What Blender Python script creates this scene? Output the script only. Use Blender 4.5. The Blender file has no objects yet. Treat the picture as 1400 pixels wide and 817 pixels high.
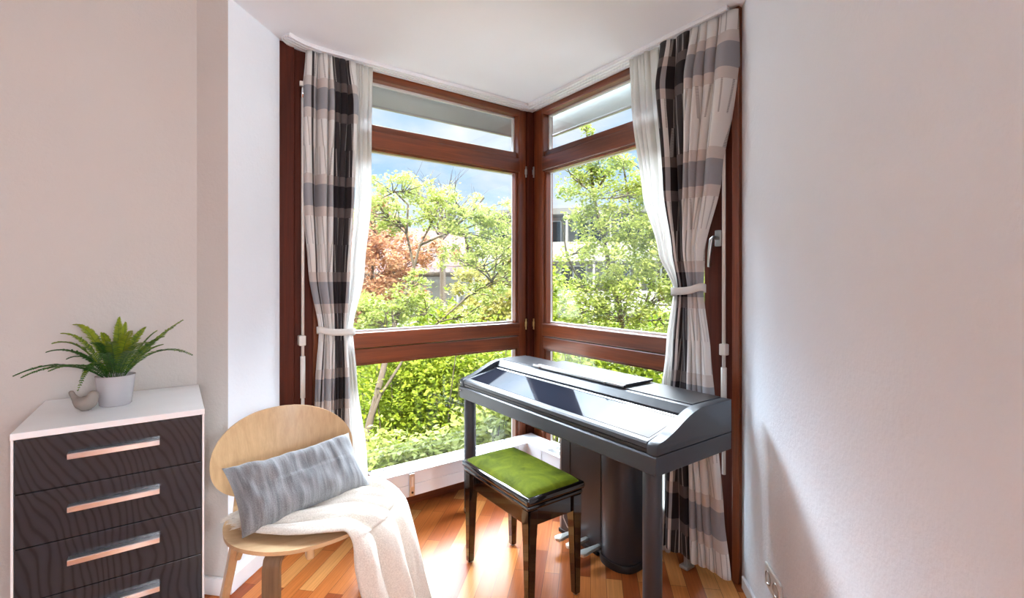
import bpy, bmesh, math, random
import numpy as np
from mathutils import Vector, Matrix, noise as mnoise
PI = math.pi
H = 1.314            # eye height above the floor
CA, SA = math.cos(math.radians(35.6)), math.sin(math.radians(35.6))
F, CX, HY = 648.0, 700.0, 383.0
C = bpy.context.scene.collection

def W(px, py, D):
    """point seen at pixel (px,py) at depth D, in room coordinates"""
    r = (px - CX) / F * D
    return Vector((r * CA + D * SA, -r * SA + D * CA, H + (HY - py) / F * D))
def WZ(px, z, D):
    p = W(px, HY, D); p.z = z
    return p

# ------------------------------------------------------------------ materials
def hexc(r, g, b):
    f = lambda c: (c / 12.92 if c <= .04045 else ((c + .055) / 1.055) ** 2.4)
    return (f(r / 255), f(g / 255), f(b / 255), 1)

class NT:
    def __init__(s, name):
        s.m = bpy.data.materials.new(name); s.m.use_nodes = True
        s.t = s.m.node_tree; s.n = s.t.nodes; s.l = s.t.links
        s.b = s.n['Principled BSDF']; s.out = s.n['Material Output']
    def node(s, typ, **kw):
        n = s.n.new(typ)
        for k, v in kw.items(): setattr(n, k, v)
        return n
    def put(s, sock, v):
        if isinstance(v, bpy.types.NodeSocket): s.l.new(v, sock)
        elif v is not None: sock.default_value = v
    def math(s, op, a, b=None, c=None):
        n = s.node('ShaderNodeMath', operation=op)
        s.put(n.inputs[0], a)
        if b is not None: s.put(n.inputs[1], b)
        if c is not None: s.put(n.inputs[2], c)
        return n.outputs[0]
    def mix(s, f, a, b, blend='MIX'):
        n = s.node('ShaderNodeMix', data_type='RGBA', blend_type=blend)
        s.put(n.inputs[0], f); s.put(n.inputs[6], a); s.put(n.inputs[7], b)
        return n.outputs[2]
    def coord(s, which='Object', scale=(1, 1, 1), rot=(0, 0, 0), loc=(0, 0, 0)):
        tc = s.node('ShaderNodeTexCoord'); mp = s.node('ShaderNodeMapping')
        s.l.new(tc.outputs[which], mp.inputs[0])
        mp.inputs['Scale'].default_value = scale; mp.inputs['Rotation'].default_value = rot
        mp.inputs['Location'].default_value = loc
        return mp.outputs[0]
    def noise(s, vec, scale, detail=3, rough=.5, dist=0):
        n = s.node('ShaderNodeTexNoise'); s.put(n.inputs['Vector'], vec)
        n.inputs['Scale'].default_value = scale; n.inputs['Detail'].default_value = detail
        n.inputs['Roughness'].default_value = rough; n.inputs['Distortion'].default_value = dist
        return n.outputs['Fac']
    def ramp(s, f, stops, interp='LINEAR'):
        n = s.node('ShaderNodeValToRGB'); n.color_ramp.interpolation = interp
        e = n.color_ramp.elements
        while len(e) < len(stops): e.new(.5)
        for el, (p, c) in zip(e, stops):
            el.position = p; el.color = c if len(c) == 4 else (*c, 1)
        s.put(n.inputs[0], f)
        return n.outputs[0]
    def bump(s, h, strength=.2, dist=.01):
        n = s.node('ShaderNodeBump'); n.inputs['Strength'].default_value = strength
        n.inputs['Distance'].default_value = dist; s.put(n.inputs['Height'], h)
        s.l.new(n.outputs[0], s.b.inputs['Normal'])
    def set(s, color=None, rough=None, metal=None, spec=None, coat=None, coatr=None, sheen=None, trans=None):
        for k, v in (('Base Color', color), ('Roughness', rough), ('Metallic', metal), ('Specular IOR Level', spec),
                     ('Coat Weight', coat), ('Coat Roughness', coatr), ('Sheen Weight', sheen)):
            if v is not None: s.put(s.b.inputs[k], v)
        return s.m

M = {}
def simple(name, col, rough=.5, metal=0, coat=0, bump=0, bscale=300, spec=.5, coatr=.03, var=.06):
    n = NT(name); v = n.coord()
    f = n.noise(v, 9, 4)
    c = n.mix(f, tuple(x * (1 - var) for x in col[:3]) + (1,), tuple(min(1, x * (1 + var)) for x in col[:3]) + (1,))
    n.set(c, rough, metal, spec, coat, coatr)
    if bump: n.bump(n.noise(v, bscale, 3), bump, .002)
    M[name] = n.m
    return n.m

def wood(name, axis, dark, light, rough=.35, coat=.3, scale=1.0, contrast=(.3, .7)):
    n = NT(name)
    sc = [38 * scale] * 3; sc[axis] = 1.6 * scale
    v = n.coord(scale=tuple(sc))
    a = n.noise(v, 1.0, 5, .6, .6)
    sc2 = [150 * scale] * 3; sc2[axis] = 5 * scale
    b = n.noise(n.coord(scale=tuple(sc2)), 1.0, 3, .6)
    sc3 = [4 * scale] * 3; sc3[axis] = .8 * scale
    g = n.noise(n.coord(scale=tuple(sc3)), 1.0, 2)
    f = n.math('ADD', n.math('MULTIPLY', a, .5), n.math('ADD', n.math('MULTIPLY', b, .2), n.math('MULTIPLY', g, .3)))
    c = n.ramp(f, [(contrast[0], dark), (contrast[1], light)])
    n.set(c, rough, coat=coat, coatr=.15)
    n.bump(b, .08, .002)
    M[name] = n.m
    return n.m

MAH_D, MAH_L = (.045, .008, .003), (.31, .074, .019)
for i, ax in enumerate('xyz'): wood('mahogany_' + ax, i, MAH_D, MAH_L, .33, .45)
wood('walnut_jamb', 2, (.022, .004, .002), (.12, .022, .008), .6, 0)
M['walnut_jamb'].node_tree.nodes['Principled BSDF'].inputs['Specular IOR Level'].default_value = .2
wood('oak_x', 0, (.50, .31, .155), (.76, .53, .31), .42, .1, 1.3, (.25, .75))
wood('oak_z', 2, (.44, .26, .12), (.72, .48, .26), .42, .1, 1.3, (.25, .75))
wood('walnut_leg', 2, (.13, .075, .04), (.28, .17, .09), .4, .1, 1.3)

def wall_mat(name, col, bump=.35):
    n = NT(name); v = n.coord()
    f = n.noise(v, 3, 4)
    c = n.mix(f, tuple(x * .97 for x in col) + (1,), tuple(x * 1.02 for x in col) + (1,))
    n.set(c, .85, spec=.2)
    n.bump(n.math('ADD', n.noise(v, 75, 4, .6), n.math('MULTIPLY', n.noise(v, 22, 3), .8)), bump, .004)
    M[name] = n.m
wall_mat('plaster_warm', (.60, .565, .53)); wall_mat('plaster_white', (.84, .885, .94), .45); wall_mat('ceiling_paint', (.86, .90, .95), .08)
simple('white_paint', (.84, .86, .88), .35); simple('white_metal', (.88, .90, .93), .3)
simple('white_lacquer', (.88, .89, .90), .3, coat=.2)
simple('grey_metal', (.42, .41, .40), .35, .6); simple('handle_metal', (.86, .86, .88), .3, 1); simple('chrome', (.82, .82, .82), .12, 1); simple('pedal_metal', (.85, .84, .80), .38, .8); simple('steel', (.6, .6, .6), .3, 1)
simple('black_plastic', (.012, .012, .014), .4); simple('gasket_white', (.70, .69, .66), .5)
simple('piano_body', (.019, .023, .032), .42, coat=.1, bump=.25, bscale=500, spec=.6)
simple('piano_lid', (.014, .016, .024), .05, spec=.07)
simple('piano_top', (.014, .015, .020), .33, bump=.4, bscale=350, spec=.7, coat=.2, coatr=.2)
simple('lacquer_black', (.006, .004, .004), .08, coat=1, coatr=.02)
simple('brass', (.7, .5, .2), .3, 1); simple('rubber', (.02, .02, .02), .7)
simple('plastic_white', (.76, .73, .68), .35); simple('socket_dark', (.42, .37, .31), .5)
simple('blind_fabric', (.52, .57, .53), .8); simple('pot_glaze', (.46, .44, .45), .22, coat=.5, var=.02)
simple('bird_clay', (.28, .235, .205), .75, bump=.2, bscale=150); simple('soil', (.03, .02, .012), .95, bump=.8, bscale=90)

# lacquered dark drawer fronts with darker wavy lines
n = NT('drawer_front'); v = n.coord()
sx = n.node('ShaderNodeSeparateXYZ'); n.l.new(v, sx.inputs[0]); X_, Z_ = sx.outputs[0], sx.outputs[2]
zz = n.math('SUBTRACT', Z_, .35)
bend = n.math('ADD', n.math('MULTIPLY', n.math('MULTIPLY', zz, zz), .55), n.math('MULTIPLY', n.noise(n.coord(scale=(5, 1, 2.2)), 1, 2), .14))
ph_ = n.math('ADD', n.math('MULTIPLY', n.math('ADD', X_, bend), 300), n.math('MULTIPLY', n.noise(n.coord(scale=(16, 1, 9)), 1, 3), 4))
wv_ = n.math('MULTIPLY', n.math('ADD', n.math('SINE', ph_), 1), .5)
c = n.ramp(wv_, [(.0, (.014, .015, .019)), (.28, (.025, .027, .033)), (1, (.029, .031, .038))])
n.set(c, .22, coat=.2, coatr=.05, spec=.25); M['drawer_front'] = n.m

# parquet
n = NT('parquet'); v = n.coord(rot=(0, 0, math.radians(-45)))
br = n.node('ShaderNodeTexBrick'); n.put(br.inputs['Vector'], v)
br.offset = .37; br.inputs['Scale'].default_value = 1
for k, x in (('Color1', (0, 0, 0, 1)), ('Color2', (1, 1, 1, 1)), ('Mortar', (.5, .5, .5, 1))): br.inputs[k].default_value = x
br.inputs['Mortar Size'].default_value = .0008; br.inputs['Brick Width'].default_value = .46; br.inputs['Row Height'].default_value = .068
base = n.ramp(br.outputs['Color'], [(.05, (.33, .07, .016)), (.35, (.52, .145, .034)), (.62, (.65, .22, .055)), (.9, (.74, .34, .11))])
gv = n.coord(rot=(0, 0, math.radians(-45)), scale=(1, 1, 1))
mp2 = n.node('ShaderNodeMapping'); n.l.new(gv, mp2.inputs[0]); mp2.inputs['Scale'].default_value = (4, 130, 1)
g = n.noise(mp2.outputs[0], 1, 4, .6, .4)
c = n.mix(.55, base, n.ramp(g, [(.3, (.52, .48, .45)), (.7, (1.0, 1.0, 1.0))]), 'MULTIPLY')
c = n.mix(br.outputs['Fac'], c, (.08, .03, .012, 1))
n.set(c, .30, spec=.2, coat=.04, coatr=.14); n.bump(g, .05, .002); M['parquet'] = n.m

# fabrics
def fabric(name, a, b, sheen=.2, scale=(260, 260, 40), bump=.3, which='Object', rough=.9):
    n = NT(name); v = n.coord(which, scale=scale); f = n.noise(v, 1, 3, .6)
    n.set(n.ramp(f, [(.3, a), (.7, b)]), rough, sheen=sheen, spec=.2); n.bump(f, bump, .002)
    M[name] = n.m; return n
fabric('throw_wool', (.62, .56, .49), (.80, .74, .66), .3, (220, 220, 220), .5)
n = NT('cushion_fabric'); v = n.coord('UV', scale=(1, 1, 1))
u = n.coord('UV', scale=(26, 1.2, 1)); st = n.noise(u, 1, 3, .6)
fine = n.noise(n.coord('UV', scale=(160, 90, 1)), 1, 2)
c = n.ramp(n.math('ADD', n.math('MULTIPLY', st, .6), n.math('MULTIPLY', fine, .4)), [(.36, (.12, .125, .135)), (.64, (.33, .335, .35))])
n.set(c, .85, sheen=.3, spec=.2); n.bump(fine, .4, .002); M['cushion_fabric'] = n.m
n = NT('green_velvet'); v = n.coord()
f = n.noise(v, 9, 4, .6, .8); g = n.noise(v, 350, 2)
c = n.ramp(n.math('ADD', n.math('MULTIPLY', f, .8), n.math('MULTIPLY', g, .2)), [(.30, (.03, .05, .001)), (.70, (.19, .235, .008))])
n.set(c, .8, sheen=.12, spec=.1); n.b.inputs['Sheen Tint'].default_value = (.7, .9, .2, 1); n.bump(g, .5, .003); M['green_velvet'] = n.m

def translucent_mix(n, color, amount, transp=0):
    tr = n.node('ShaderNodeBsdfTranslucent'); n.put(tr.inputs[0], color)
    mx = n.node('ShaderNodeMixShader'); mx.inputs[0].default_value = amount
    n.l.new(n.b.outputs[0], mx.inputs[1]); n.l.new(tr.outputs[0], mx.inputs[2])
    o = mx.outputs[0]
    if transp:
        tp = n.node('ShaderNodeBsdfTransparent'); m2 = n.node('ShaderNodeMixShader'); m2.inputs[0].default_value = transp
        n.l.new(o, m2.inputs[1]); n.l.new(tp.outputs[0], m2.inputs[2]); o = m2.outputs[0]
    n.l.new(o, n.out.inputs[0])

def curtain_mat(name, cols, zoff):
    """cols: constant-ramp stops (position across the cloth, 1 light / 0 dark)"""
    n = NT(name); tc = n.node('ShaderNodeTexCoord'); sp = n.node('ShaderNodeSeparateXYZ'); n.l.new(tc.outputs['UV'], sp.inputs[0])
    u, v = sp.outputs[0], sp.outputs[1]            # u 0..1 across the cloth, v height in metres
    lm = n.ramp(u, [(p, (x, x, x)) for p, x in cols], 'CONSTANT')
    f = n.math('FRACT', n.math('DIVIDE', n.math('ADD', v, 10 * .495 - zoff + .2475), .495))   # .5 = centre of grey band
    d = n.math('MULTIPLY', n.math('ABSOLUTE', n.math('SUBTRACT', f, .5)), .495)
    grey = n.math('LESS_THAN', d, .056); beige = n.math('LESS_THAN', d, .106)
    sl = n.math('MULTIPLY', n.math('SINE', n.math('MULTIPLY', u, 23.0)), n.math('MULTIPLY', n.math('SUBTRACT', f, .2), .055))
    k = n.math('FRACT', n.math('MULTIPLY', n.math('ADD', u, sl), 17))
    line = n.math('LESS_THAN', n.math('ABSOLUTE', n.math('SUBTRACT', k, .5)), .095)
    dash = n.math('LESS_THAN', n.math('FRACT', n.math('MULTIPLY', n.math('ADD', v, n.math('MULTIPLY', n.math('FLOOR', n.math('MULTIPLY', u, 24)), .0037)), 150)), .66)
    mark = n.math('MULTIPLY', line, dash)
    lw = n.mix(mark, (.82, .80, .77, 1), (.34, .32, .30, 1)); dw = n.mix(mark, (.045, .038, .04, 1), (.42, .40, .38, 1))
    L = n.mix(beige, lw, (.66, .60, .56, 1)); L = n.mix(grey, L, (.36, .36, .38, 1))
    Dk = n.mix(beige, dw, (.13, .105, .10, 1)); Dk = n.mix(grey, Dk, (.022, .017, .02, 1))
    c = n.mix(lm, Dk, L)
    wv = n.noise(n.coord('UV', scale=(900, 700, 1)), 1, 2)
    c = n.mix(.25, c, n.ramp(wv, [(.3, (.7, .7, .7)), (.7, (1, 1, 1))]), 'MULTIPLY')
    n.set(c, .8, spec=.2, sheen=.1); n.bump(wv, .15, .001)
    translucent_mix(n, c, .14)
    M[name] = n.m
curtain_mat('curtain_left_cloth', [(0, 1), (.12, 0), (.15, 1), (.50, 0), (.86, 1)], 2.24)
curtain_mat('curtain_right_cloth', [(0, 0), (.12, 1), (.15, 0), (.25, 1), (.28, 0), (.46, 1)], 2.285)
n = NT('sheer_cloth'); v = n.coord('UV', scale=(400, 400, 1)); f = n.noise(v, 1, 2)
n.set(n.ramp(f, [(.3, (.74, .73, .71)), (.7, (.84, .83, .81))]), .9, spec=.1); translucent_mix(n, (.85, .84, .82, 1), .5, .16); M['sheer_cloth'] = n.m
simple('tie_cloth', (.68, .66, .62), .8)

n = NT('window_glass'); fr = n.node('ShaderNodeFresnel'); ge = n.node('ShaderNodeNewGeometry')
n.put(fr.inputs['IOR'], n.math('SUBTRACT', 1.5, n.math('MULTIPLY', ge.outputs['Backfacing'], 1.5 - 1 / 1.5)))
v = n.coord(); tp = n.node('ShaderNodeBsdfTransparent'); tp.inputs[0].default_value = (.97, .985, .975, 1)
gl = n.node('ShaderNodeBsdfGlossy'); gl.inputs['Roughness'].default_value = 0
mx = n.node('ShaderNodeMixShader'); n.l.new(fr.outputs[0], mx.inputs[0]); n.l.new(tp.outputs[0], mx.inputs[1]); n.l.new(gl.outputs[0], mx.inputs[2])
n.l.new(mx.outputs[0], n.out.inputs[0]); M['window_glass'] = n.m

def leaf_mat(name, a, b, amt=.35, rough=.5):
    n = NT(name); at = n.node('ShaderNodeAttribute'); at.attribute_name = 'tint'
    c = n.ramp(at.outputs['Fac'], [(0, a), (1, b)])
    v = n.coord(); f = n.noise(v, 60, 2)
    c = n.mix(.2, c, n.ramp(f, [(.3, (.6, .7, .5)), (.7, (1, 1, 1))]), 'MULTIPLY')
    n.set(c, rough, spec=.3); translucent_mix(n, c, amt); M[name] = n.m
leaf_mat('leaf_spring', (0.201, 0.281, 0.027), (0.457, 0.482, 0.134)); leaf_mat('leaf_hedge', (0.134, 0.228, 0.01), (0.415, 0.47, 0.046))
leaf_mat('leaf_bronze', (0.379, 0.152, 0.076), (0.622, 0.379, 0.228)); leaf_mat('leaf_yellow', (0.335, 0.309, 0.054), (0.524, 0.482, 0.188))
leaf_mat('leaf_dark', (0.034, 0.074, 0.01), (0.134, 0.201, 0.034)); leaf_mat('leaf_pale', (0.268, 0.335, 0.046), (0.497, 0.537, 0.188))
simple('bark', (.13, .10, .075), .9, bump=.8, bscale=60, var=.3); simple('bark_pale', (.13, .10, .075), .9, bump=.8, bscale=60, var=.2)
simple('render_white', (.42, .41, .39), .9); simple('concrete', (.38, .37, .36), .9); simple('dark_glass', (.03, .035, .04), .1)
simple('roof_felt', (.19, .19, .19), .9); simple('wood_beige', (.32, .27, .20), .8)
n = NT('roof_tile'); v = n.coord(); wv = n.node('ShaderNodeTexBrick'); n.put(wv.inputs['Vector'], n.coord('UV'))
for k, x in (('Color1', (.11, .035, .025, 1)), ('Color2', (.15, .06, .045, 1)), ('Mortar', (.04, .017, .014, 1))): wv.inputs[k].default_value = x
wv.inputs['Scale'].default_value = 1; wv.inputs['Brick Width'].default_value = .25; wv.inputs['Row Height'].default_value = .32; wv.inputs['Mortar Size'].default_value = .02
n.set(wv.outputs['Color'], .85); M['roof_tile'] = n.m
n = NT('grass_ground'); v = n.coord(); n.set(n.ramp(n.noise(v, 1.5, 6, .7), [(.35, (.10, .16, .03)), (.6, (.28, .34, .10))]), .95); M['grass_ground'] = n.m

simple('gravel', (.30, .29, .28), .95, bump=.5, bscale=30, var=.2)
def frond_mat():
    n = NT('fern_leaf'); at = n.node('ShaderNodeAttribute'); at.attribute_name = 'tint'
    c = n.ramp(at.outputs['Fac'], [(0, (.008, .035, .006)), (.5, (.03, .115, .012)), (1, (.28, .34, .02))])
    n.set(c, .45, spec=.4); translucent_mix(n, c, .2); M['fern_leaf'] = n.m
frond_mat()
n = NT('fill_glow'); e = n.node('ShaderNodeEmission'); e.inputs[0].default_value = (.94, .96, 1, 1); e.inputs[1].default_value = 58  # emission of the added fill lamp
n.l.new(e.outputs[0], n.out.inputs[0]); M['fill_glow'] = n.m; FILL_E = e

# ------------------------------------------------------------------ mesh helpers
def obj(name, data, mat=None, parent=None, smooth=None):
    """data: bmesh or (verts, faces)"""
    me = bpy.data.meshes.new(name)
    if isinstance(data, bmesh.types.BMesh):
        bmesh.ops.recalc_face_normals(data, faces=data.faces)
        data.to_mesh(me); data.free()
    else: me.from_pydata([tuple(v) for v in data[0]], [], data[1]); me.validate()
    o = bpy.data.objects.new(name, me); C.objects.link(o)
    if mat: me.materials.append(M[mat] if isinstance(mat, str) else mat)
    if parent:
        o.parent = parent
        o.matrix_parent_inverse = Matrix.Translation(-parent.location) if parent.type == 'EMPTY' and parent.rotation_euler.z == 0 else parent.matrix_world.inverted()
    if smooth is not None:
        if smooth is True: me.shade_smooth()
        else:
            me.shade_smooth(); me.set_sharp_from_angle(angle=math.radians(smooth))
    return o
def thing(name, label, cat, loc=(0, 0, 0), group=None):
    o = bpy.data.objects.new(name, None); C.objects.link(o); o.location = loc; o.empty_display_size = .05
    o['label'] = label; o['category'] = cat
    if group: o['group'] = group
    return o
def tag(o, label, cat, group=None, kind=None):
    o['label'] = label; o['category'] = cat
    if group: o['group'] = group
    if kind: o['kind'] = kind
    return o
def struct(name, data, mat, smooth=None):
    o = obj(name, data, mat, None, smooth); o['kind'] = 'structure'; return o
def sroot(name, loc=(0, 0, 0)):
    o = bpy.data.objects.new(name, None); C.objects.link(o); o.location = loc; o['kind'] = 'structure'; return o
def place_label(o, s): o['label'] = s; return o

def bx(bm, x0, y0, z0, x1, y1, z1, bev=0, seg=2):
    r = bmesh.ops.create_cube(bm, size=1)
    vs = r['verts']
    for v in vs: v.co = Vector(((x0 + x1) / 2 + v.co.x * (x1 - x0), (y0 + y1) / 2 + v.co.y * (y1 - y0), (z0 + z1) / 2 + v.co.z * (z1 - z0)))
    if bev:
        es = {e for v in vs for e in v.link_edges}
        bmesh.ops.bevel(bm, geom=list(es), offset=bev, segments=seg, affect='EDGES', profile=.5)
    return bm
def box(x0, y0, z0, x1, y1, z1, bev=0, seg=2): return bx(bmesh.new(), x0, y0, z0, x1, y1, z1, bev, seg)
def prism(pts, axis, a, b, bm=None, bev=0):
    """extrude a closed 2D polygon along axis from a to b. axis 'y': pts are (x,z); 'z': (x,y); 'x': (y,z)"""
    bm = bm or bmesh.new()
    def P(p, t): return {'y': (p[0], t, p[1]), 'z': (p[0], p[1], t), 'x': (t, p[0], p[1])}[axis]
    va = [bm.verts.new(P(p, a)) for p in pts]; vb = [bm.verts.new(P(p, b)) for p in pts]
    N = len(pts); fs = [bm.faces.new(va), bm.faces.new(vb[::-1])]
    for i in range(N): fs.append(bm.faces.new((va[i], vb[i], vb[(i + 1) % N], va[(i + 1) % N])))
    if bev:
        es = {e for f in fs[:2] for e in f.edges}
        bmesh.ops.bevel(bm, geom=list(es), offset=bev, segments=2, affect='EDGES', profile=.5)
    return bm
def lathe(prof, cx, cy, seg=32, bm=None, sx=1, sy=1):
    bm = bm or bmesh.new(); rings = []
    for r, z in prof:
        if r < 1e-5: rings.append([bm.verts.new((cx, cy, z))])
        else: rings.append([bm.verts.new((cx + r * sx * math.cos(2 * PI * k / seg), cy + r * sy * math.sin(2 * PI * k / seg), z)) for k in range(seg)])
    for A, B in zip(rings, rings[1:]):
        for k in range(seg):
            k2 = (k + 1) % seg
            if len(A) == 1 and len(B) == 1: continue
            if len(A) == 1: bm.faces.new((A[0], B[k], B[k2]))
            elif len(B) == 1: bm.faces.new((A[k], B[0], A[k2]))
            else: bm.faces.new((A[k], B[k], B[k2], A[k2]))
    return bm
def tube(pts, rad, seg=8, bm=None, caps=True):
    bm = bm or bmesh.new(); pts = [Vector(p) for p in pts]
    if not isinstance(rad, (list, tuple)): rad = [rad] * len(pts)
    rings = []; up = None
    for i, p in enumerate(pts):
        d = (pts[min(i + 1, len(pts) - 1)] - pts[max(i - 1, 0)]).normalized()
        if up is None: up = Vector((0, 0, 1)) if abs(d.z) < .9 else Vector((1, 0, 0))
        a = d.cross(up).normalized(); b = a.cross(d).normalized(); up = b
        rings.append([bm.verts.new(p + (a * math.cos(2 * PI * k / seg) + b * math.sin(2 * PI * k / seg)) * rad[i]) for k in range(seg)])
    for A, B in zip(rings, rings[1:]):
        for k in range(seg): bm.faces.new((A[k], A[(k + 1) % seg], B[(k + 1) % seg], B[k]))
    if caps: bm.faces.new(rings[0][::-1]); bm.faces.new(rings[-1])
    return bm
def grid(P, nu, nv, uvf=None):
    """P(i,j) -> point for i in 0..nu, j in 0..nv"""
    vs = [P(i, j) for i in range(nu + 1) for j in range(nv + 1)]
    fs = [(i * (nv + 1) + j, (i + 1) * (nv + 1) + j, (i + 1) * (nv + 1) + j + 1, i * (nv + 1) + j + 1) for i in range(nu) for j in range(nv)]
    return vs, fs
def set_uv(o, uvs):
    me = o.data; uv = me.uv_layers.new(name='UVMap')
    idx = np.zeros(len(me.loops), dtype=np.int32); me.loops.foreach_get('vertex_index', idx)
    uv.data.foreach_set('uv', np.array(uvs, dtype=np.float32)[idx].ravel())
def solid(o, th, offset=0):
    m = o.modifiers.new('thickness', 'SOLIDIFY'); m.thickness = th; m.offset = offset; return m
def lerp(a, b, t): return a + (b - a) * t
def keyed(keys, z):
    """keys: descending z tuples; smooth interpolation of the rest"""
    if z >= keys[0][0]: return keys[0][1:]
    for A, B in zip(keys, keys[1:]):
        if A[0] >= z >= B[0]:
            t = (A[0] - z) / (A[0] - B[0]); t = t * t * (3 - 2 * t) * .55 + t * .45
            return tuple(lerp(x, y, t) for x, y in zip(A[1:], B[1:]))
    return keys[-1][1:]
def poly_slab(pts, z0, z1):
    return prism(pts, 'z', z0, z1)

# ------------------------------------------------------------------ room shell
CZ = 2.50
A1 = (.427, 2.56); A0 = (.188, 2.30); K = (.083, 2.405)        # left splayed wall, column corner, wall corner
B1 = (2.015, 1.098); B0 = (.90, -.017)                        # right splayed wall
XL, YB, XR = -3.6, -3.6, 1.4
floor_poly = [(XL, YB), (B0[0] + .5, YB), (B0[0] + .5, -.1), (2.75, 1.0), (2.75, 2.75), (.3, 2.75), (-.1, 2.5), (XL, 2.5)]
bmf = poly_slab([(XL - .1, YB - .1), (1.0, YB - .1), (1.0, -.05), (2.15, 1.1), (2.15, 2.76), (.42, 2.76), (.3, 2.5), (XL - .1, 2.5)], -.12, 0)
struct('floor', bmf, 'parquet')
struct('ceiling', poly_slab([(XL - .1, YB - .1), (1.0, YB - .1), (1.0, -.05), (2.17, 1.12), (2.17, 2.78), (.4, 2.78), (.3, 2.5), (XL - .1, 2.5)], CZ, CZ + .25), 'ceiling_paint')
struct('wall_left', prism([(XL, K[1]), (K[0], K[1]), (K[0] + .12, 2.70), (XL, 2.70)], 'z', 0, CZ), 'plaster_warm')
wc = struct('wall_column', prism([K, A0, A1, (.427, 2.72), (.20, 2.72)], 'z', 0, CZ), 'plaster_white')
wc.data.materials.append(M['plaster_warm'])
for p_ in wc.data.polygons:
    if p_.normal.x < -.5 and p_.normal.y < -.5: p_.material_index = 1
struct('wall_right', prism([B1, B0, (B0[0] + .15, B0[1] - .05), (2.12, 1.02)], 'z', 0, CZ), 'plaster_white')
struct('wall_side', prism([(B0[0], B0[1]), (B0[0], YB), (B0[0] + .12, YB), (B0[0] + .14, B0[1])], 'z', 0, CZ), 'plaster_white')
struct('wall_back', box(XL, YB - .12, 0, B0[0] + .12, YB, CZ), 'plaster_white')
struct('wall_far', box(XL - .12, YB, 0, XL, 2.5, CZ), 'plaster_white')
# baseboards
def strip(name, p, q, z0, z1, th, mat, side=1, bev=.003):
    p = Vector((*p, 0)); q = Vector((*q, 0)); d = (q - p).normalized(); nn = Vector((-d.y, d.x, 0)) * side
    bm = bmesh.new(); vs = []
    for a in (p, q, q + nn * th, p + nn * th): vs.append(a)
    prism([(v.x, v.y) for v in vs], 'z', z0, z1, bm)
    bmesh.ops.bevel(bm, geom=list(bm.edges), offset=bev, segments=2, affect='EDGES')
    return struct(name, bm, mat)
strip('baseboard_left', A0, A1, 0, .075, .014, 'white_paint', -1)
strip('baseboard_column', K, A0, 0, .075, .014, 'white_paint', -1)
strip('baseboard_right', (B1[0] - .03, B1[1] - .03), B0, 0, .055, .012, 'white_paint', -1)
strip('baseboard_wall', (XL, K[1]), K, 0, .075, .014, 'white_paint', -1)

# ------------------------------------------------------------------ windows
YF, XF = 2.62, 2.045           # inner faces of the frames
ZT, TR1, TRm, TR0, M1, Mm, M0, ZB = 2.448, 2.197, 2.155, 2.058, 1.023, .937, .848, .205
def rail(root, name, x0, y0, z0, x1, y1, z1, mat, bev=.006): return obj(name, box(x0, y0, z0, x1, y1, z1, bev), mat, root)
def bead(root, ax, a0, a1, z0, z1, c, w=.010):
    """pale glazing bead running round one pane; ax 'x' -> pane spans x, at y=c"""
    bm = bmesh.new()
    for (p0, p1, q0, q1) in ((a0, a1, z0, z0 + w), (a0, a1, z1 - w, z1), (a0, a0 + w, z0, z1), (a1 - w, a1, z0, z1)):
        if ax == 'x': bx(bm, p0, c - .012, q0, p1, c + .012, q1)
        else: bx(bm, c - .012, p0, q0, c + .012, p1, q1)
    obj('glazing_bead', bm, 'gasket_white', root)
def pane(root, ax, a0, a1, z0, z1, c):
    b = box(a0, c - .003, z0, a1, c + .003, z1) if ax == 'x' else box(c - .003, a0, z0, c + .003, a1, z1)
    obj('glass_pane', b, 'window_glass', root)
# window_1: the wall facing the camera's left (spans x)
w1 = sroot('window_1', (1.2, YF + .05, 0))
GX0, GX1 = .70, 1.935
obj('jamb', box(.427, 2.570, 0, .497, 2.74, CZ, .005), 'walnut_jamb', w1)
obj('jamb', box(.499, 2.592, 0, .590, 2.74, CZ, .005), 'walnut_jamb', w1)
obj('stile', box(.592, 2.600, 0, GX0, 2.70, CZ, .006), 'mahogany_z', w1)
obj('stile', box(GX1, YF + .004, .10, 1.999, 2.715, CZ - .012, .007), 'mahogany_z', w1)
for z0, z1, y0, nm in ((ZT, CZ - .002, YF, 'top_rail'), (TRm, TR1, YF + .022, 'transom'), (TR0, TRm, YF, 'sash_rail'), (Mm, M1, YF, 'sash_rail'),
                       (M0, Mm - .004, YF + .008, 'mid_rail'), (.0, ZB, YF, 'bottom_rail')):
    rail(w1, nm, GX0 - .01, y0, z0, GX1 + .01, 2.715, z1, 'mahogany_x')
for z0, z1 in ((TR1, ZT), (M1, TR0), (ZB, M0)):
    bead(w1, 'x', GX0, GX1, z0, z1, 2.685); pane(w1, 'x', GX0, GX1, z0, z1, 2.685)
    if z0 != TR1:
        bm = bmesh.new(); s = .016                         # stepped inner moulding
        bx(bm, GX1 - s, 2.640, z0, GX1 + .002, 2.68, z1, .003); bx(bm, GX0 + s, 2.640, z1 - s * .6, GX1 - s, 2.68, z1 + .002, .002)
        obj('moulding', bm, 'mahogany_z', w1)
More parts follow.
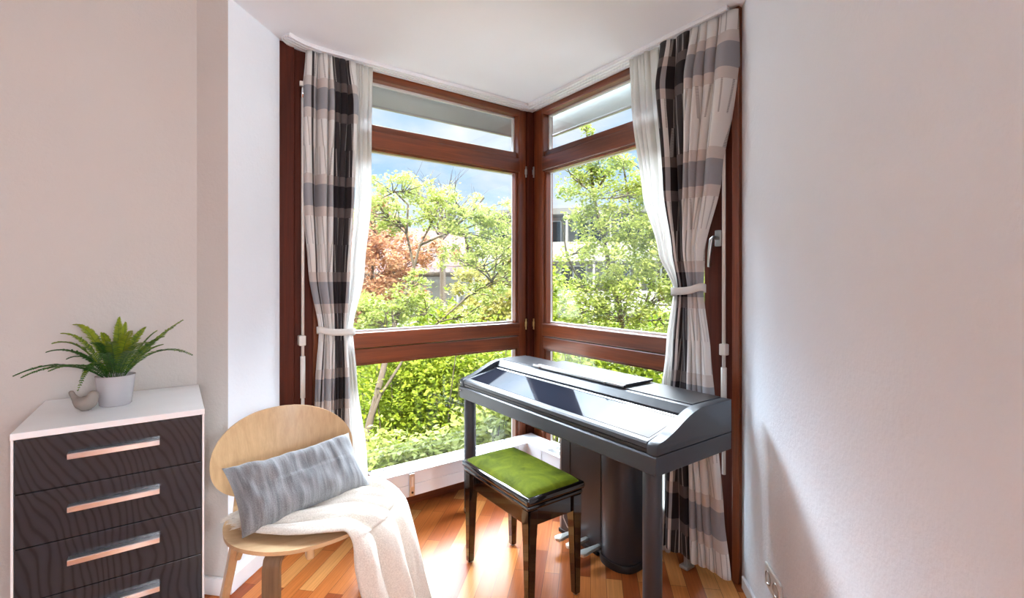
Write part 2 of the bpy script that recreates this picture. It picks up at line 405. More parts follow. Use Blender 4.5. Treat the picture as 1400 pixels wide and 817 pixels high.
# window_2: spans y on the right
w2 = sroot('window_2', (XF + .05, 1.8, 0))
GY0, GY1 = 1.295, 2.50
obj('jamb', box(1.985, 1.092, 0, 2.12, 1.125, CZ, .004), 'mahogany_z', w2)
obj('jamb', box(2.005, 1.127, 0, 2.12, 1.185, CZ, .005), 'walnut_jamb', w2)
obj('stile', box(XF, 1.187, .1, 2.14, GY0, CZ - .012, .006), 'walnut_jamb', w2)
obj('stile', box(XF + .004, GY1, .10, 2.14, 2.600, CZ - .012, .007), 'mahogany_z', w2)
for z0, z1, x0, nm in ((ZT, CZ - .002, XF, 'top_rail'), (TRm, TR1, XF + .022, 'transom'), (TR0, TRm, XF, 'sash_rail'), (Mm, M1, XF, 'sash_rail'),
                       (M0, Mm - .004, XF + .008, 'mid_rail'), (.0, ZB, XF, 'bottom_rail')):
    rail(w2, nm, x0, GY0 - .01, z0, 2.14, GY1 + .01, z1, 'mahogany_y')
for z0, z1 in ((TR1, ZT), (M1, TR0), (ZB, M0)):
    bead(w2, 'y', GY0, GY1, z0, z1, 2.110); pane(w2, 'y', GY0, GY1, z0, z1, 2.110)
    if z0 != TR1:
        bm = bmesh.new(); s = .016
        bx(bm, 2.065, GY1 - s, z0, 2.105, GY1 + .002, z1, .003); bx(bm, 2.065, GY0, z1 - s * .6, 2.105, GY1 - s, z1 + .002, .002)
        obj('moulding', bm, 'mahogany_z', w2)
# corner post between the two
struct('trim_1', box(2.001, 2.602, 0, 2.15, 2.73, CZ, .006), 'walnut_jamb')
# hinges at the corner stiles
for z in (TR0 - .03, M1 - .05):
    for root, x, y in ((w1, 1.993, YF - .004), (w2, XF - .004, 2.592)):
        h = tube([(x, y, z), (x, y, z + .075)], .0055, 8); bx(h, x - .008, y - .003, z + .02, x + .008, y + .006, z + .055, .001)
        obj('hinge', h, 'brass' if z < 1.5 else 'grey_metal', root, True)
# lever handle on the right stile
hb = box(XF - .008, 1.205, 1.47, XF, 1.237, 1.545, .004); obj('handle_plate', hb, 'steel', w2)
hd = tube([(XF - .008, 1.221, 1.508), (XF - .042, 1.221, 1.508), (XF - .052, 1.225, 1.500), (XF - .054, 1.233, 1.44), (XF - .052, 1.238, 1.375)], [.009, .009, .010, .009, .007], 10)
obj('handle', hd, 'steel', w2, True)
# a small ring catch at the top left
obj('catch', tube([(.875, YF - .004, 2.455), (.885, YF - .012, 2.475), (.88, YF - .006, 2.488)], .004, 8), 'steel', w1, True)

# exterior roller blinds, half rolled out above the transoms
def blind(name, ax, a0, a1, c, label):
    z0 = 2.352
    t = thing(name, label, 'blind', ((a0 + a1) / 2, c, z0) if ax == 'x' else (c, (a0 + a1) / 2, z0), 'roller blinds outside the transom panes')
    if ax == 'x':
        obj('blind_cloth', box(a0, c, z0 + .012, a1, c + .004, 2.55), 'blind_fabric', t); obj('bottom_bar', box(a0, c - .008, z0, a1, c + .012, z0 + .014, .003), 'grey_metal', t)
    else:
        obj('blind_cloth', box(c, a0, z0 + .012, c + .004, a1, 2.55), 'blind_fabric', t); obj('bottom_bar', box(c - .008, a0, z0, c + .012, a1, z0 + .014, .003), 'grey_metal', t)
blind('roller_blind', 'x', .62, 2.06, 2.80, 'pale grey-green roller blind outside the transom of the left window')
blind('roller_blind', 'y', 1.25, 2.62, 2.24, 'pale grey-green roller blind outside the transom of the right window')

# curtain tracks
def track(name, label, pts_in, pts_out):
    """L-section strip under the ceiling between an inner and an outer polyline"""
    t = thing(name, label, 'curtain track', (*pts_in[0], CZ - .02), 'curtain tracks under the ceiling')
    def band(f0, f1, z0, z1, nm, mat='white_metal'):
        bm = bmesh.new()
        P0 = [Vector((*p, 0)).lerp(Vector((*q, 0)), f0) for p, q in zip(pts_in, pts_out)]
        P1 = [Vector((*p, 0)).lerp(Vector((*q, 0)), f1) for p, q in zip(pts_in, pts_out)]
        rows = [[bm.verts.new((a.x, a.y, z1)), bm.verts.new((b.x, b.y, z1)), bm.verts.new((b.x, b.y, z0)), bm.verts.new((a.x, a.y, z0))] for a, b in zip(P0, P1)]
        for A, B in zip(rows, rows[1:]):
            for k in range(4): bm.faces.new((A[k], A[(k + 1) % 4], B[(k + 1) % 4], B[k]))
        bm.faces.new(rows[0]); bm.faces.new(rows[-1][::-1])
        return obj(nm, bm, mat, t)
    band(0, 1, CZ - .006, CZ - .0005, 'mounting_plate')
    for f in (0.02, .30, .56, .84): band(f, f + .13, CZ - .019, CZ - .0065, 'rail')
    return t
arcI = [(.455, 2.46), (.49, 2.485), (.54, 2.508), (.60, 2.52), (.68, 2.524)]
arcO = [(.43, 2.53), (.46, 2.563), (.51, 2.59), (.57, 2.606), (.65, 2.61)]
track('curtain_track', 'white multi-groove curtain track with a curved end, above the left window', arcI + [(1.937, 2.524)], arcO + [(2.04, 2.612)])
track('curtain_track', 'straight white multi-groove curtain track above the right window', [(1.937, 2.522), (1.937, 1.12)], [(2.04, 2.610), (2.04, 1.14)])

# crank rods of the outside blinds
def rod(name, label, x, y, dirx, diry, zt):
    t = thing(name, label, 'crank rod', (x, y, .45), 'white crank rods beside the windows')
    obj('bracket', box(x - .012, y - .012 + .02 * diry, zt + .03, x + .012, y + .012 + .012 * diry, zt + .055, .003), 'plastic_white', t)
    obj('joint', tube([(x + .02 * dirx, y + .02 * diry, zt + .02), (x, y, zt + .015), (x, y, zt - .035)], .009, 10), 'chrome', t, True)
    obj('rod', tube([(x, y, zt - .03), (x, y, .92)], .0075, 10), 'plastic_white', t, True)
    obj('grip', tube([(x, y, .93), (x, y, .72)], .012, 12), 'plastic_white', t, True)
    obj('crank_arm', tube([(x, y, .72), (x, y, .46)], .008, 10), 'plastic_white', t, True)
    obj('clip', box(x - .02, y - .018, .985, x + .012, y + .03 * max(diry, .4), 1.035, .004), 'plastic_white', t)
rod('crank_rod', 'white blind crank rod on the dark jamb left of the left curtain', .535, 2.565, 0, 1, 2.27)
rod('crank_rod', 'white blind crank rod on the dark jamb right of the right curtain', 1.975, 1.155, 1, 0, 2.30)

# ------------------------------------------------------------------ convector heaters under the windows
def heater(name, label, ax, a0, a1, f, b, feet):
    """ax 'x': spans x from a0..a1, front face at y=f, back y=b"""
    cen = ((a0 + a1) / 2, f, 0) if ax == 'x' else (f, (a0 + a1) / 2, 0)
    t = thing(name, label, 'radiator', cen, 'convector radiators under the windows')
    def B(p0, q0, z0, p1, q1, z1, bev=0): return box(p0, q0, z0, p1, q1, z1, bev) if ax == 'x' else box(q0, p0, z0, q1, p1, z1, bev)
    obj('front_panel', B(a0, f, .122, a1, f + .012, .186, .002), 'white_metal', t); obj('front_panel', B(a0, f, .188, a1, f + .012, .250, .002), 'white_metal', t)
    obj('core', B(a0 + .02, f + .03, .13, a1 - .02, b - .01, .235), 'grey_metal', t)
    # top grille: frame plus cross slats
    bm = bmesh.new()
    def add(p0, q0, z0, p1, q1, z1, bev=0): (bx(bm, p0, q0, z0, p1, q1, z1, bev) if ax == 'x' else bx(bm, q0, p0, z0, q1, p1, z1, bev))
    add(a0, f - .004, .250, a1, f + .020, .258, .002); add(a0, b - .022, .250, a1, b, .258, .002); add(a0, (f + b) / 2 - .008, .250, a1, (f + b) / 2 + .008, .257)
    add(a0, f, .250, a0 + .02, b, .258, .002); add(a1 - .02, f, .250, a1, b, .258, .002)
    obj('top_frame', bm, 'white_metal', t)
    bm = bmesh.new(); k = a0 + .02
    while k < a1 - .02:
        (bx(bm, k, f + .018, .247, k + .0045, b - .02, .255) if ax == 'x' else bx(bm, f + .018, k, .247, b - .02, k + .0045, .255)); k += .0105
    obj('grille', bm, 'grey_metal', t)
    for k in feet:
        q = obj('leg', B(k - .010, f + .03, .012, k + .010, f + .05, .125, .002), 'grey_metal', t); obj('foot', B(k - .022, f + .012, 0, k + .022, f + .07, .014, .004), 'grey_metal', q)
    return t
hl = heater('radiator', 'low white convector radiator under the left window', 'x', .875, 1.80, 2.450, 2.595, (1.03, 1.62))
hr = heater('radiator', 'low white convector radiator under the right window, behind the piano', 'y', 1.26, 2.30, 1.875, 2.02, (1.30, 1.62, 2.2))
bm = bmesh.new()
Lp = [(1.803, 2.448), (1.873, 2.448), (1.873, 2.303), (2.02, 2.303), (2.02, 2.595), (1.803, 2.595)]; prism(Lp, 'z', .122, .2585, bm, .002)
tag(obj('radiator_cover', bm, 'white_metal'), 'white square corner cover joining the two radiators', 'radiator cover')
# vertical bracket on the front of the left heater
br_ = obj('bracket', box(1.055, 2.434, .128, 1.085, 2.450, .252, .003), 'steel', hl); obj('screw', tube([(1.07, 2.436, .15), (1.07, 2.430, .15)], .006, 10), 'black_plastic', br_); obj('slot', box(1.064, 2.4325, .18, 1.076, 2.436, .235, .001), 'plastic_white', br_)
# skirting of reddish wood under the heater
struct('trim_2', box(.60, 2.605, 0, 2.0, 2.619, .07, .004), 'mahogany_x')
struct('trim_3', box(2.03, 1.19, 0, 2.044, 2.60, .07, .004), 'mahogany_y')

# ------------------------------------------------------------------ curtains
def curtain(name, label, cat, side, keys, pleats, mat, seed, nz=90, ns=150, group=None, parent=None, hem=0.0, z1=2.48):
    """keys: (z, a, b, n, amp): a/b extents along the track, n distance from it"""
    rnd = random.Random(seed); z0 = keys[-1][0]
    ph = [rnd.uniform(0, 6.28) for _ in range(4)]
    uv = []
    def P(i, j):
        s = j / ns; z = lerp(z1, z0, i / nz)
        a, b, n, amp = keyed(keys, z)
        q = 2 * PI * (pleats * s + .35 * math.sin(2 * PI * s * 1.3 + ph[0]) + .06 * math.sin(z * 3 + ph[1]))
        am = amp * (.75 + .35 * math.sin(2 * PI * s * 2.1 + ph[2]))
        sh = 1.05 - 2.1 * abs(math.cos(q / 2 + .25 * math.sin(z * 2 + ph[3]))) ** 1.15
        al = lerp(a, b, s) + (b - a) / pleats * .16 * math.sin(q + .4)
        nn = n + am * sh + .004 * math.sin(z * 9 + s * 20)
        zz = z + (hem * math.sin(q * .5 + 1) * (1 - i / nz) if False else 0)
        if i == nz: zz += hem * (math.cos(q) * .5 + .5)
        uv.append((s, z))
        return (al, nn, zz) if side == 'x' else (nn, al, zz)
    vs, fs = grid(P, nz, ns)
    o = obj(name, (vs, fs), mat, parent, True); set_uv(o, uv); solid(o, .0016)
    if parent is None: tag(o, label, cat, group)
    return o
# left: striped curtain with a sheer to its right
Lk = [(2.48, .545, .80, 2.560, .018), (2.25, .53, .815, 2.545, .040), (1.75, .535, .795, 2.542, .046), (1.35, .56, .765, 2.535, .026), (1.055, .605, .745, 2.525, .016),
      (.80, .59, .755, 2.53, .026), (.35, .57, .76, 2.53, .030), (.05, .57, .77, 2.53, .030)]
cl = curtain('patterned_curtain', 'grey, cream and charcoal patchwork curtain tied back at the left window', 'curtain', 'x', Lk, 6.5, 'curtain_left_cloth', 3, group='tied-back patterned curtains')
Ls = [(2.47, .80, .895, 2.565, .010), (1.75, .80, .885, 2.560, .012), (1.35, .77, .845, 2.555, .012), (1.055, .735, .775, 2.54, .008), (.80, .745, .80, 2.54, .010),
      (.35, .75, .85, 2.525, .014), (.05, .76, .855, 2.50, .014)]
sl_ = curtain('sheer_curtain', 'white sheer curtain right of the patterned one at the left window', 'curtain', 'x', Ls, 5, 'sheer_cloth', 5, ns=90, group='white sheer curtains')
Rk = [(2.48, 1.49, 1.085, 1.965, .014), (2.25, 1.485, 1.09, 1.940, .046), (1.75, 1.42, 1.165, 1.928, .046), (1.45, 1.375, 1.225, 1.915, .022), (1.275, 1.340, 1.218, 1.905, .013),
      (1.0, 1.35, 1.17, 1.885, .016), (.70, 1.36, 1.12, 1.85, .014), (.35, 1.36, 1.075, 1.835, .018), (.098, 1.365, 1.045, 1.83, .024)]
cr = curtain('patterned_curtain', 'grey, cream and charcoal patchwork curtain tied back behind the piano', 'curtain', 'y', Rk, 6.5, 'curtain_right_cloth', 8, group='tied-back patterned curtains', hem=.010)
Rs = [(2.47, 1.68, 1.50, 1.975, .018), (2.25, 1.67, 1.48, 1.97, .016), (1.75, 1.585, 1.44, 1.96, .014), (1.45, 1.475, 1.39, 1.94, .012), (1.275, 1.372, 1.34, 1.925, .008),
      (1.0, 1.405, 1.345, 1.91, .010), (.70, 1.43, 1.35, 1.885, .010), (.06, 1.44, 1.35, 1.858, .006)]
sr = curtain('sheer_curtain', 'white sheer curtain left of the patterned one at the right window', 'curtain', 'y', Rs, 6, 'sheer_cloth', 11, ns=110, group='white sheer curtains')
def tie(curt, side, a, b, n, z, amp, dz):
    ring = []; N = 40
    for k in range(N):
        th = 2 * PI * k / N; ca, sa = math.cos(th), math.sin(th)
        al = (a + b) / 2 + abs(b - a) / 2 * 1.06 * (abs(ca) ** .7) * math.copysign(1, ca); nn = n - amp * (abs(sa) ** .8) * math.copysign(1, sa)
        zz = z + dz * ca + .004 * math.sin(3 * th)
        ring.append((al, nn, zz) if side == 'x' else (nn, al, zz))
    vs = [(x, y, zz + h) for h in (-.017, -.006, .006, .017) for (x, y, zz) in ring]
    fs = [(r * N + k, r * N + (k + 1) % N, (r + 1) * N + (k + 1) % N, (r + 1) * N + k) for r in range(3) for k in range(N)]
    o = obj('tieback', (vs, fs), 'tie_cloth', curt, True); solid(o, .003)
tie(cl, 'x', .60, .778, 2.525, 1.052, .036, -.010)
tie(cr, 'y', 1.212, 1.368, 1.91, 1.270, .036, -.012)

# ------------------------------------------------------------------ digital piano
PX0, PX1, PY0, PY1 = 1.33, 1.80, 1.020, 2.375
M['piano_lid'].node_tree.nodes['Principled BSDF'].inputs['IOR'].default_value = 1.3
pn = thing('digital_piano', 'charcoal digital piano with a glossy sloping lid on a central pedestal, before the right window', 'piano', (1.56, 1.71, 0))
def curve_prof():
    top = [(1.333, .742), (1.337, .751), (1.347, .757)]
    for i in range(1, 15):
        t = i / 14; x = lerp(1.347, 1.585, t); s = t * t * (3 - 2 * t)
        top.append((x, .757 + .083 * (.30 * t + .70 * s)))
    return top
cp = curve_prof()
for y0, y1 in ((PY0, PY0 + .042), (PY1 - .042, PY1)):
    obj('end_cheek', prism([(1.333, .716)] + cp + [(1.60, .843), (PX1, .843), (PX1, .716)], 'y', y0, y1, bev=.003), 'piano_body', pn, 40)
obj('lower_rail', prism([(PX0 + .004, .647), (PX0, .652), (PX0, .708), (PX0 + .006, .713), (PX1, .713), (PX1, .647)], 'y', PY0 + .001, PY1 - .001, bev=.002), 'piano_body', pn)
ya, yb = PY0 + .043, PY1 - .043
obj('key_slip', prism([(1.339, .716), (1.337, .728), (1.345, .730), (1.345, .716)], 'y', ya, yb), 'black_plastic', pn)
obj('case', prism([(1.346, .716), (1.346, .742), (1.545, .786), (1.556, .790), (1.556, .812), (1.582, .839), (1.60, .842), (PX1, .842), (PX1, .716)], 'y', ya, yb), 'piano_body', pn)
ld = obj('key_lid', prism([(1.335, .732), (1.335, .748), (1.341, .755), (1.350, .757), (1.548, .802), (1.548, .792), (1.35, .745), (1.343, .732)], 'y', ya + .002, yb - .002), 'piano_body', pn)
obj('gloss_panel', prism([(1.362, .7602), (1.536, .7998), (1.536, .8005), (1.362, .7610)], 'y', ya + .012, yb - .03), 'piano_lid', ld)
obj('lid_trim', prism([(1.537, .8005), (1.547, .8025), (1.547, .8045), (1.537, .8025)], 'y', ya + .004, yb - .004), 'steel', ld)
obj('top_board', box(1.60, ya, .842, PX1 - .004, yb, .846, .001), 'piano_top', pn)
# folded music rest lying on the top
mr = obj('music_rest', prism([(1.600, .8475), (1.600, .856), (1.610, .862), (1.79, .862), (1.79, .852), (1.70, .8475)], 'y', 1.39, 2.0, bev=.002), 'piano_top', pn)
obj('rest_lip', box(1.592, 1.395, .8475, 1.599, 2.03, .858, .002), 'steel', mr)
for y in (1.50, 1.97): obj('stopper', tube([(1.590, y, .853), (1.586, y, .853)], .007, 10), 'grey_metal', mr, True)
obj('emblem', box(1.572, 1.745, .826, 1.576, 1.79, .832), 'chrome', pn).rotation_euler = (0, 0, 0)
for z in (.735, .69): obj('screw', tube([(1.3335 if z > .7 else 1.3295, PY1 - .015, z), (1.331 if z > .7 else 1.327, PY1 - .015, z)], .004, 8), 'steel', pn, True)
for y in (1.068, 2.325):
    lg = obj('leg', lathe([(0, 0), (.032, 0), (.0335, .006), (.0335, .640), (.031, .647), (0, .647)], 1.372, y, 28), 'piano_body', pn, 40)
    obj('foot_ring', lathe([(.0338, .012), (.0352, .014), (.0352, .030), (.0338, .032)], 1.372, y, 28), 'grey_metal', lg, 40)
# pedestal
ped = obj('pedestal_panel', box(1.648, 1.58, .02, 1.672, 1.862, .647, .003), 'piano_body', pn)
obj('side_plate', box(1.652, 1.864, .02, 1.76, 1.878, .647, .003), 'grey_metal', pn)
obj('panel_seam', box(1.645, 1.792, .02, 1.648, 1.796, .645), 'black_plastic', ped)
cpts = []
for k in range(17):
    th = PI * (k / 16) ; cpts.append((1.70 - .075 * math.sin(th) ** .8 if 0 < k < 16 else 1.70, 1.505 + .092 * math.cos(th)))
col = obj('column', prism([(1.79, 1.597)] + cpts + [(1.79, 1.413)], 'z', .035, .647, bev=.001), 'piano_body', pn, 40)
bpts = [(1.795, 1.605)] + [(x - .006, 1.505 + (y - 1.505) * 1.07) for x, y in cpts] + [(1.795, 1.405)]
obj('column_base', prism(bpts, 'z', 0, .034, bev=.004), 'black_plastic', col, 40)
obj('base_plate', box(1.645, 1.60, .0, 1.79, 1.88, .02, .003), 'black_plastic', pn)
for y in (1.752, 1.671, 1.590):
    tp_ = [(1.65, y - .010), (1.575, y - .012), (1.548, y - .021), (1.525, y - .020), (1.516, y), (1.525, y + .020), (1.548, y + .021), (1.575, y + .012), (1.65, y + .010)]
    bm = prism(tp_, 'z', .046, .060, bev=.0025); obj('pedal', bm, 'pedal_metal', pn, 40)
obj('cable', tube([(1.644, 1.84, .14), (1.64, 1.835, .09), (1.635, 1.80, .06), (1.63, 1.765, .052)], .0025, 6), 'steel', pn, True)

# ------------------------------------------------------------------ piano stool
SX0, SX1, SY0, SY1, SZ = 1.100, 1.405, 1.432, 1.945, .485
stl = thing('piano_stool', 'black lacquered piano stool with a green velvet seat', 'stool', ((SX0 + SX1) / 2, (SY0 + SY1) / 2, 0))
obj('top_frame', box(SX0, SY0, SZ - .040, SX1, SY1, SZ - .010, .011, 4), 'lacquer_black', stl, 40)
obj('lower_frame', box(SX0 + .008, SY0 + .008, SZ - .062, SX1 - .008, SY1 - .008, SZ - .042, .008, 3), 'lacquer_black', stl, 40)
def padP(i, j):
    a, b = i / 24 * 2 - 1, j / 36 * 2 - 1
    x = (SX0 + SX1) / 2 + a * ((SX1 - SX0) / 2 - .013); y = (SY0 + SY1) / 2 + b * ((SY1 - SY0) / 2 - .013)
    return (x, y, SZ - .012 + .022 * ((1 - abs(a) ** 5) * (1 - abs(b) ** 7)) ** .5 + .004 * (1 - a * a) * (1 - b * b) + .0012 * mnoise.noise(Vector((x * 14, y * 14, 0))))
obj('seat_pad', grid(padP, 24, 36), 'green_velvet', stl, True)
ap = bmesh.new(); i_ = .022
for q in ((SX0 + i_, SY0 + .05, SX0 + i_ + .018, SY1 - .05), (SX1 - i_ - .018, SY0 + .05, SX1 - i_, SY1 - .05), (SX0 + .05, SY0 + i_, SX1 - .05, SY0 + i_ + .018), (SX0 + .05, SY1 - i_ - .018, SX1 - .05, SY1 - i_)):
    obj('apron', box(q[0], q[1], .355, q[2], q[3], SZ - .062, .002), 'lacquer_black', stl)
ap.free()
for sx in (0, 1):
    for sy in (0, 1):
        x = SX0 + .012 if sx == 0 else SX1 - .012; y = SY0 + .012 if sy == 0 else SY1 - .012; ux = 1 if sx == 0 else -1; uy = 1 if sy == 0 else -1
        bm = bmesh.new(); rings = []
        for z, w, o in ((.006, .028, .004), (.30, .041, .001), (.36, .047, 0), (SZ - .062, .047, 0)):
            rings.append([bm.verts.new((x + ux * (o + a * w), y + uy * (o + b * w), z)) for a, b in ((0, 0), (1, 0), (1, 1), (0, 1))])
        for A, B in zip(rings, rings[1:]):
            for k in range(4): bm.faces.new((A[k], A[(k + 1) % 4], B[(k + 1) % 4], B[k]))
        bm.faces.new(rings[0]); bm.faces.new(rings[-1])
        bmesh.ops.bevel(bm, geom=list(bm.edges), offset=.0025, segments=2, affect='EDGES')
        lg = obj('leg', bm, 'lacquer_black', stl, 40)
        obj('glide', lathe([(0, 0), (.009, 0), (.010, .004), (.008, .007), (0, .007)], x + ux * .018, y + uy * .018, 14), 'steel', lg, True)

# ------------------------------------------------------------------ chest of drawers
DX0, DX1, DY0, DY1, DZ = -.374, .088, 1.910, 2.375, .880
dr = thing('chest_of_drawers', 'white chest with five glossy dark drawers and chrome handles', 'chest of drawers', ((DX0 + DX1) / 2, (DY0 + DY1) / 2, 0))
obj('top_board', box(DX0, DY0, DZ - .019, DX1, DY1, DZ, .0015), 'white_lacquer', dr)
obj('side_panel', box(DX0 + .001, DY0 + .002, 0, DX0 + .007, DY1, DZ - .0195, .0008), 'white_lacquer', dr); obj('side_panel', box(DX1 - .007, DY0 + .002, 0, DX1 - .001, DY1, DZ - .0195, .0008), 'white_lacquer', dr)
obj('back_panel', box(DX0 + .008, DY1 - .01, .02, DX1 - .008, DY1 - .002, DZ - .02), 'white_lacquer', dr); obj('plinth', box(DX0 + .008, DY0 + .03, 0, DX1 - .008, DY0 + .05, .068), 'white_lacquer', dr)
for k in range(5):
    z1_ = DZ - .0215 - k * .156; z0_ = z1_ - .1535
    d = obj('drawer', box(DX0 + .0085, DY0 + .003, z0_, DX1 - .0085, DY0 + .022, z1_, .0012), 'drawer_front', dr)
    hz = z1_ - .066; hx = -.143
    hb = prism([(DY0 + .003, hz + .012), (DY0 - .020, hz + .012), (DY0 - .022, hz + .010), (DY0 - .022, hz - .004), (DY0 - .018, hz - .004), (DY0 - .018, hz + .007), (DY0 + .003, hz + .007)], 'x', hx - .109, hx + .109, bev=.0008)
    obj('handle', hb, 'handle_metal', d, 30)


# little clay bird
def bird_sdf():
    c = W(115.5, 545, 1.585); c.z = DZ
    R = Vector((CA, -SA, 0)).normalized(); Fw = Vector((SA, CA, 0))
    mb = bpy.data.metaballs.new('m'); mo = bpy.data.objects.new('m', mb); C.objects.link(mo)
    mb.resolution = .004; mb.threshold = .6
    for a, h, r in ((.0, .026, .036), (.010, .027, .036), (.022, .034, .030), (.028, .050, .024), (.030, .056, .021), (-.014, .027, .028), (-.026, .036, .020), (-.034, .046, .0155), (-.040, .055, .013), (-.044, .062, .0125)):
        e = mb.elements.new(); e.co = c + R * a + Vector((0, 0, h)); e.radius = r
    dg = bpy.context.evaluated_depsgraph_get(); me = bpy.data.meshes.new_from_object(mo.evaluated_get(dg))
    bpy.data.objects.remove(mo)
    return me, c, R, Fw
bme, bc, bR, bF = bird_sdf()
zmin = min(v.co.z for v in bme.vertices)
for v in bme.vertices:
    v.co.z += DZ - zmin - .001
    if v.co.z < DZ + .003: v.co.z = DZ + .0005
bird_o = bpy.data.objects.new('bird_figurine', bme); C.objects.link(bird_o); bme.materials.clear(); bme.materials.append(M['bird_clay']); bme.shade_smooth()
tag(bird_o, 'small taupe clay bird with an upturned tail on the chest of drawers', 'figurine')

# potted fern
pc = W(158, 545, 1.660); pc.z = DZ + .0005
fern = thing('potted_fern', 'green fern with long arching fronds in a pale grey glazed pot', 'plant', pc)
obj('pot', lathe([(0, 0), (.042, 0), (.045, .003), (.056, .100), (.0565, .103), (.054, .104), (.052, .099), (.050, .080), (0, .080)], pc.x, pc.y, 48), 'pot_glaze', fern, 60)
for v in fern.children[0].data.vertices: v.co.z += pc.z
obj('soil', lathe([(.0505, pc.z + .081), (.045, pc.z + .086), (.02, pc.z + .090), (0, pc.z + .091)], pc.x, pc.y, 24), 'soil', fern, True)
def frond(base, mid, tip, wid, tint, seed, nleaf=34, droop_roll=0):
    rnd = random.Random(seed); vs, fs, tn = [], [], []
    def bz(t): return base * (1 - t) ** 2 + mid * 2 * t * (1 - t) + tip * t * t
    prev = None
    for k in range(13):                                   # stem
        t = k / 12; p = bz(t); r = lerp(.0013, .0004, t)
        d = (bz(min(1, t + .02)) - bz(max(0, t - .02))).normalized(); sd = d.cross(Vector((0, 0, 1))).normalized(); up = sd.cross(d)
        b0 = len(vs)
        for a in range(4): vs.append(p + sd * (r * math.cos(a * PI / 2)) + up * (r * math.sin(a * PI / 2))); tn.append(tint * .6)
        if prev is not None:
            for a in range(4): fs.append((prev + a, prev + (a + 1) % 4, b0 + (a + 1) % 4, b0 + a))
        prev = b0
    for k in range(nleaf):
        t = .10 + .90 * k / nleaf; p = bz(t)
        d = (bz(min(1, t + .02)) - bz(max(0, t - .02))).normalized(); sd = d.cross(Vector((0, 0, 1))).normalized(); up = sd.cross(d)
        L = wid * 1.12 * (math.sin(PI * min(1, (t * .86 + .12))) ** .8) * rnd.uniform(.85, 1.1); wd = .0040 * (.5 + .5 * math.sin(PI * t))
        for s in (-1, 1):
            out = (sd * s * .92 + d * .42 + up * rnd.uniform(.02, .3)).normalized(); q = p + d * (.002 if s > 0 else 0)
            a = len(vs); w = d * wd
            pts = [q - w * .7, q + w * .7, q + out * L * .5 + w * .95 + up * .0022, q + out * L * .5 - w * .8 + up * .0022, q + out * L * .85 + w * .5, q + out * L * .85 - w * .35, q + out * L + d * .002 - up * .001]
            vs += pts; c_ = min(1, max(0, tint + rnd.uniform(-.15, .15) + .15 * (t - .5))); tn += [c_] * 7
            fs += [(a, a + 1, a + 2, a + 3), (a + 3, a + 2, a + 4, a + 5), (a + 5, a + 4, a + 6)]
    return vs, fs, tn
def add_tint(o, tn):
    at = o.data.attributes.new('tint', 'FLOAT', 'POINT'); at.data.foreach_set('value', np.array(tn, dtype=np.float32))
# tips: (px, py, depth, arch height, half width, tint)
FR = [(17, 515, 1.44, .07, .024, .22), (28, 517, 1.40, .065, .024, .25), (66, 508, 1.40, .05, .022, .30), (71, 470, 1.52, .08, .026, .55), (83, 456, 1.62, .07, .027, .62), (100, 444, 1.70, .09, .027, .85),
      (114, 446, 1.78, .05, .024, .45), (163, 433, 1.72, .02, .024, .75), (199, 447, 1.80, .04, .025, .62), (251, 437, 1.66, .02, .027, .55), (223, 471, 1.78, .03, .022, .40), (264, 486, 1.58, .09, .028, .42),
      (106, 536, 1.54, .13, .026, .42), (95, 488, 1.80, .06, .025, .25), (62, 482, 1.62, .07, .024, .22), (140, 455, 1.60, .05, .026, .75), (180, 452, 1.55, .05, .028, .80), (205, 470, 1.50, .07, .028, .55),
      (150, 470, 1.45, .08, .028, .50), (215, 452, 1.72, .03, .024, .50), (125, 470, 1.50, .07, .026, .30), (190, 490, 1.44, .09, .026, .38), (172, 440, 1.66, .03, .026, .88), (225, 460, 1.62, .04, .025, .45), (135, 495, 1.42, .09, .026, .2)]
for k, (px, py, D, arch, wd, tint) in enumerate(FR):
    tip = W(px, py, D)
    if tip.y > 2.37: tip.y = 2.37
    ang = math.atan2(tip.y - pc.y, tip.x - pc.x)
    base = Vector((pc.x + .02 * math.cos(ang), pc.y + .02 * math.sin(ang), pc.z + .084)); mid = base.lerp(tip, .48); mid.z += arch + .02
    vs, fs, tn = frond(base, mid, tip, wd * .74, min(1, tint + .14), 40 + k, 26 + int(60 * (tip - base).length))
    o = obj('frond', (vs, fs), 'fern_leaf', fern); add_tint(o, tn)

# ------------------------------------------------------------------ chair
CXc, CYc = .405, 1.885
ch = thing('lounge_chair', 'low oak plywood chair with an oval backrest, beside the chest of drawers', 'chair', (CXc, CYc, 0))
def superell(th, a, b, n): c, s = math.cos(th), math.sin(th); return a * math.copysign(abs(c) ** (2 / n), c), b * math.copysign(abs(s) ** (2 / n), s)
def disc(fn, th, rings=14, seg=72):
    """plywood disc: fn(u,v)->(point, normal) for the unit disc; two skins plus rim"""
    vs, fs = [], []
    for side in (0, 1):
        vs.append(fn(0, 0, side))
        for r in range(1, rings + 1):
            rr = r / rings
            for k in range(seg): vs.append(fn(rr, 2 * PI * k / seg, side))
    n1 = 1 + rings * seg
    for side in (0, 1):
        o = side * n1
        for k in range(seg):
            k2 = (k + 1) % seg; f = (o, o + 1 + k, o + 1 + k2); fs.append(f if side == 0 else f[::-1])
            for r in range(rings - 1):
                a = o + 1 + r * seg; q = (a + k, a + seg + k, a + seg + k2, a + k2); fs.append(q if side == 0 else q[::-1])
    for k in range(seg):
        k2 = (k + 1) % seg; a = 1 + (rings - 1) * seg; fs.append((a + k, n1 + a + k, n1 + a + k2, a + k2))
    return vs, fs
def seat_fn(r, th, side):
    x, y = superell(th, .266 * r, .240 * r, 2.25)
    z = .440 + .012 * r ** 4 - .006 * (1 - r * r) + .010 * (y / .25) * 0
    if y < -.15: z -= .35 * (-.15 - y) ** 1.5
    return (CXc + x, CYc + y, z - (.013 if side else 0))
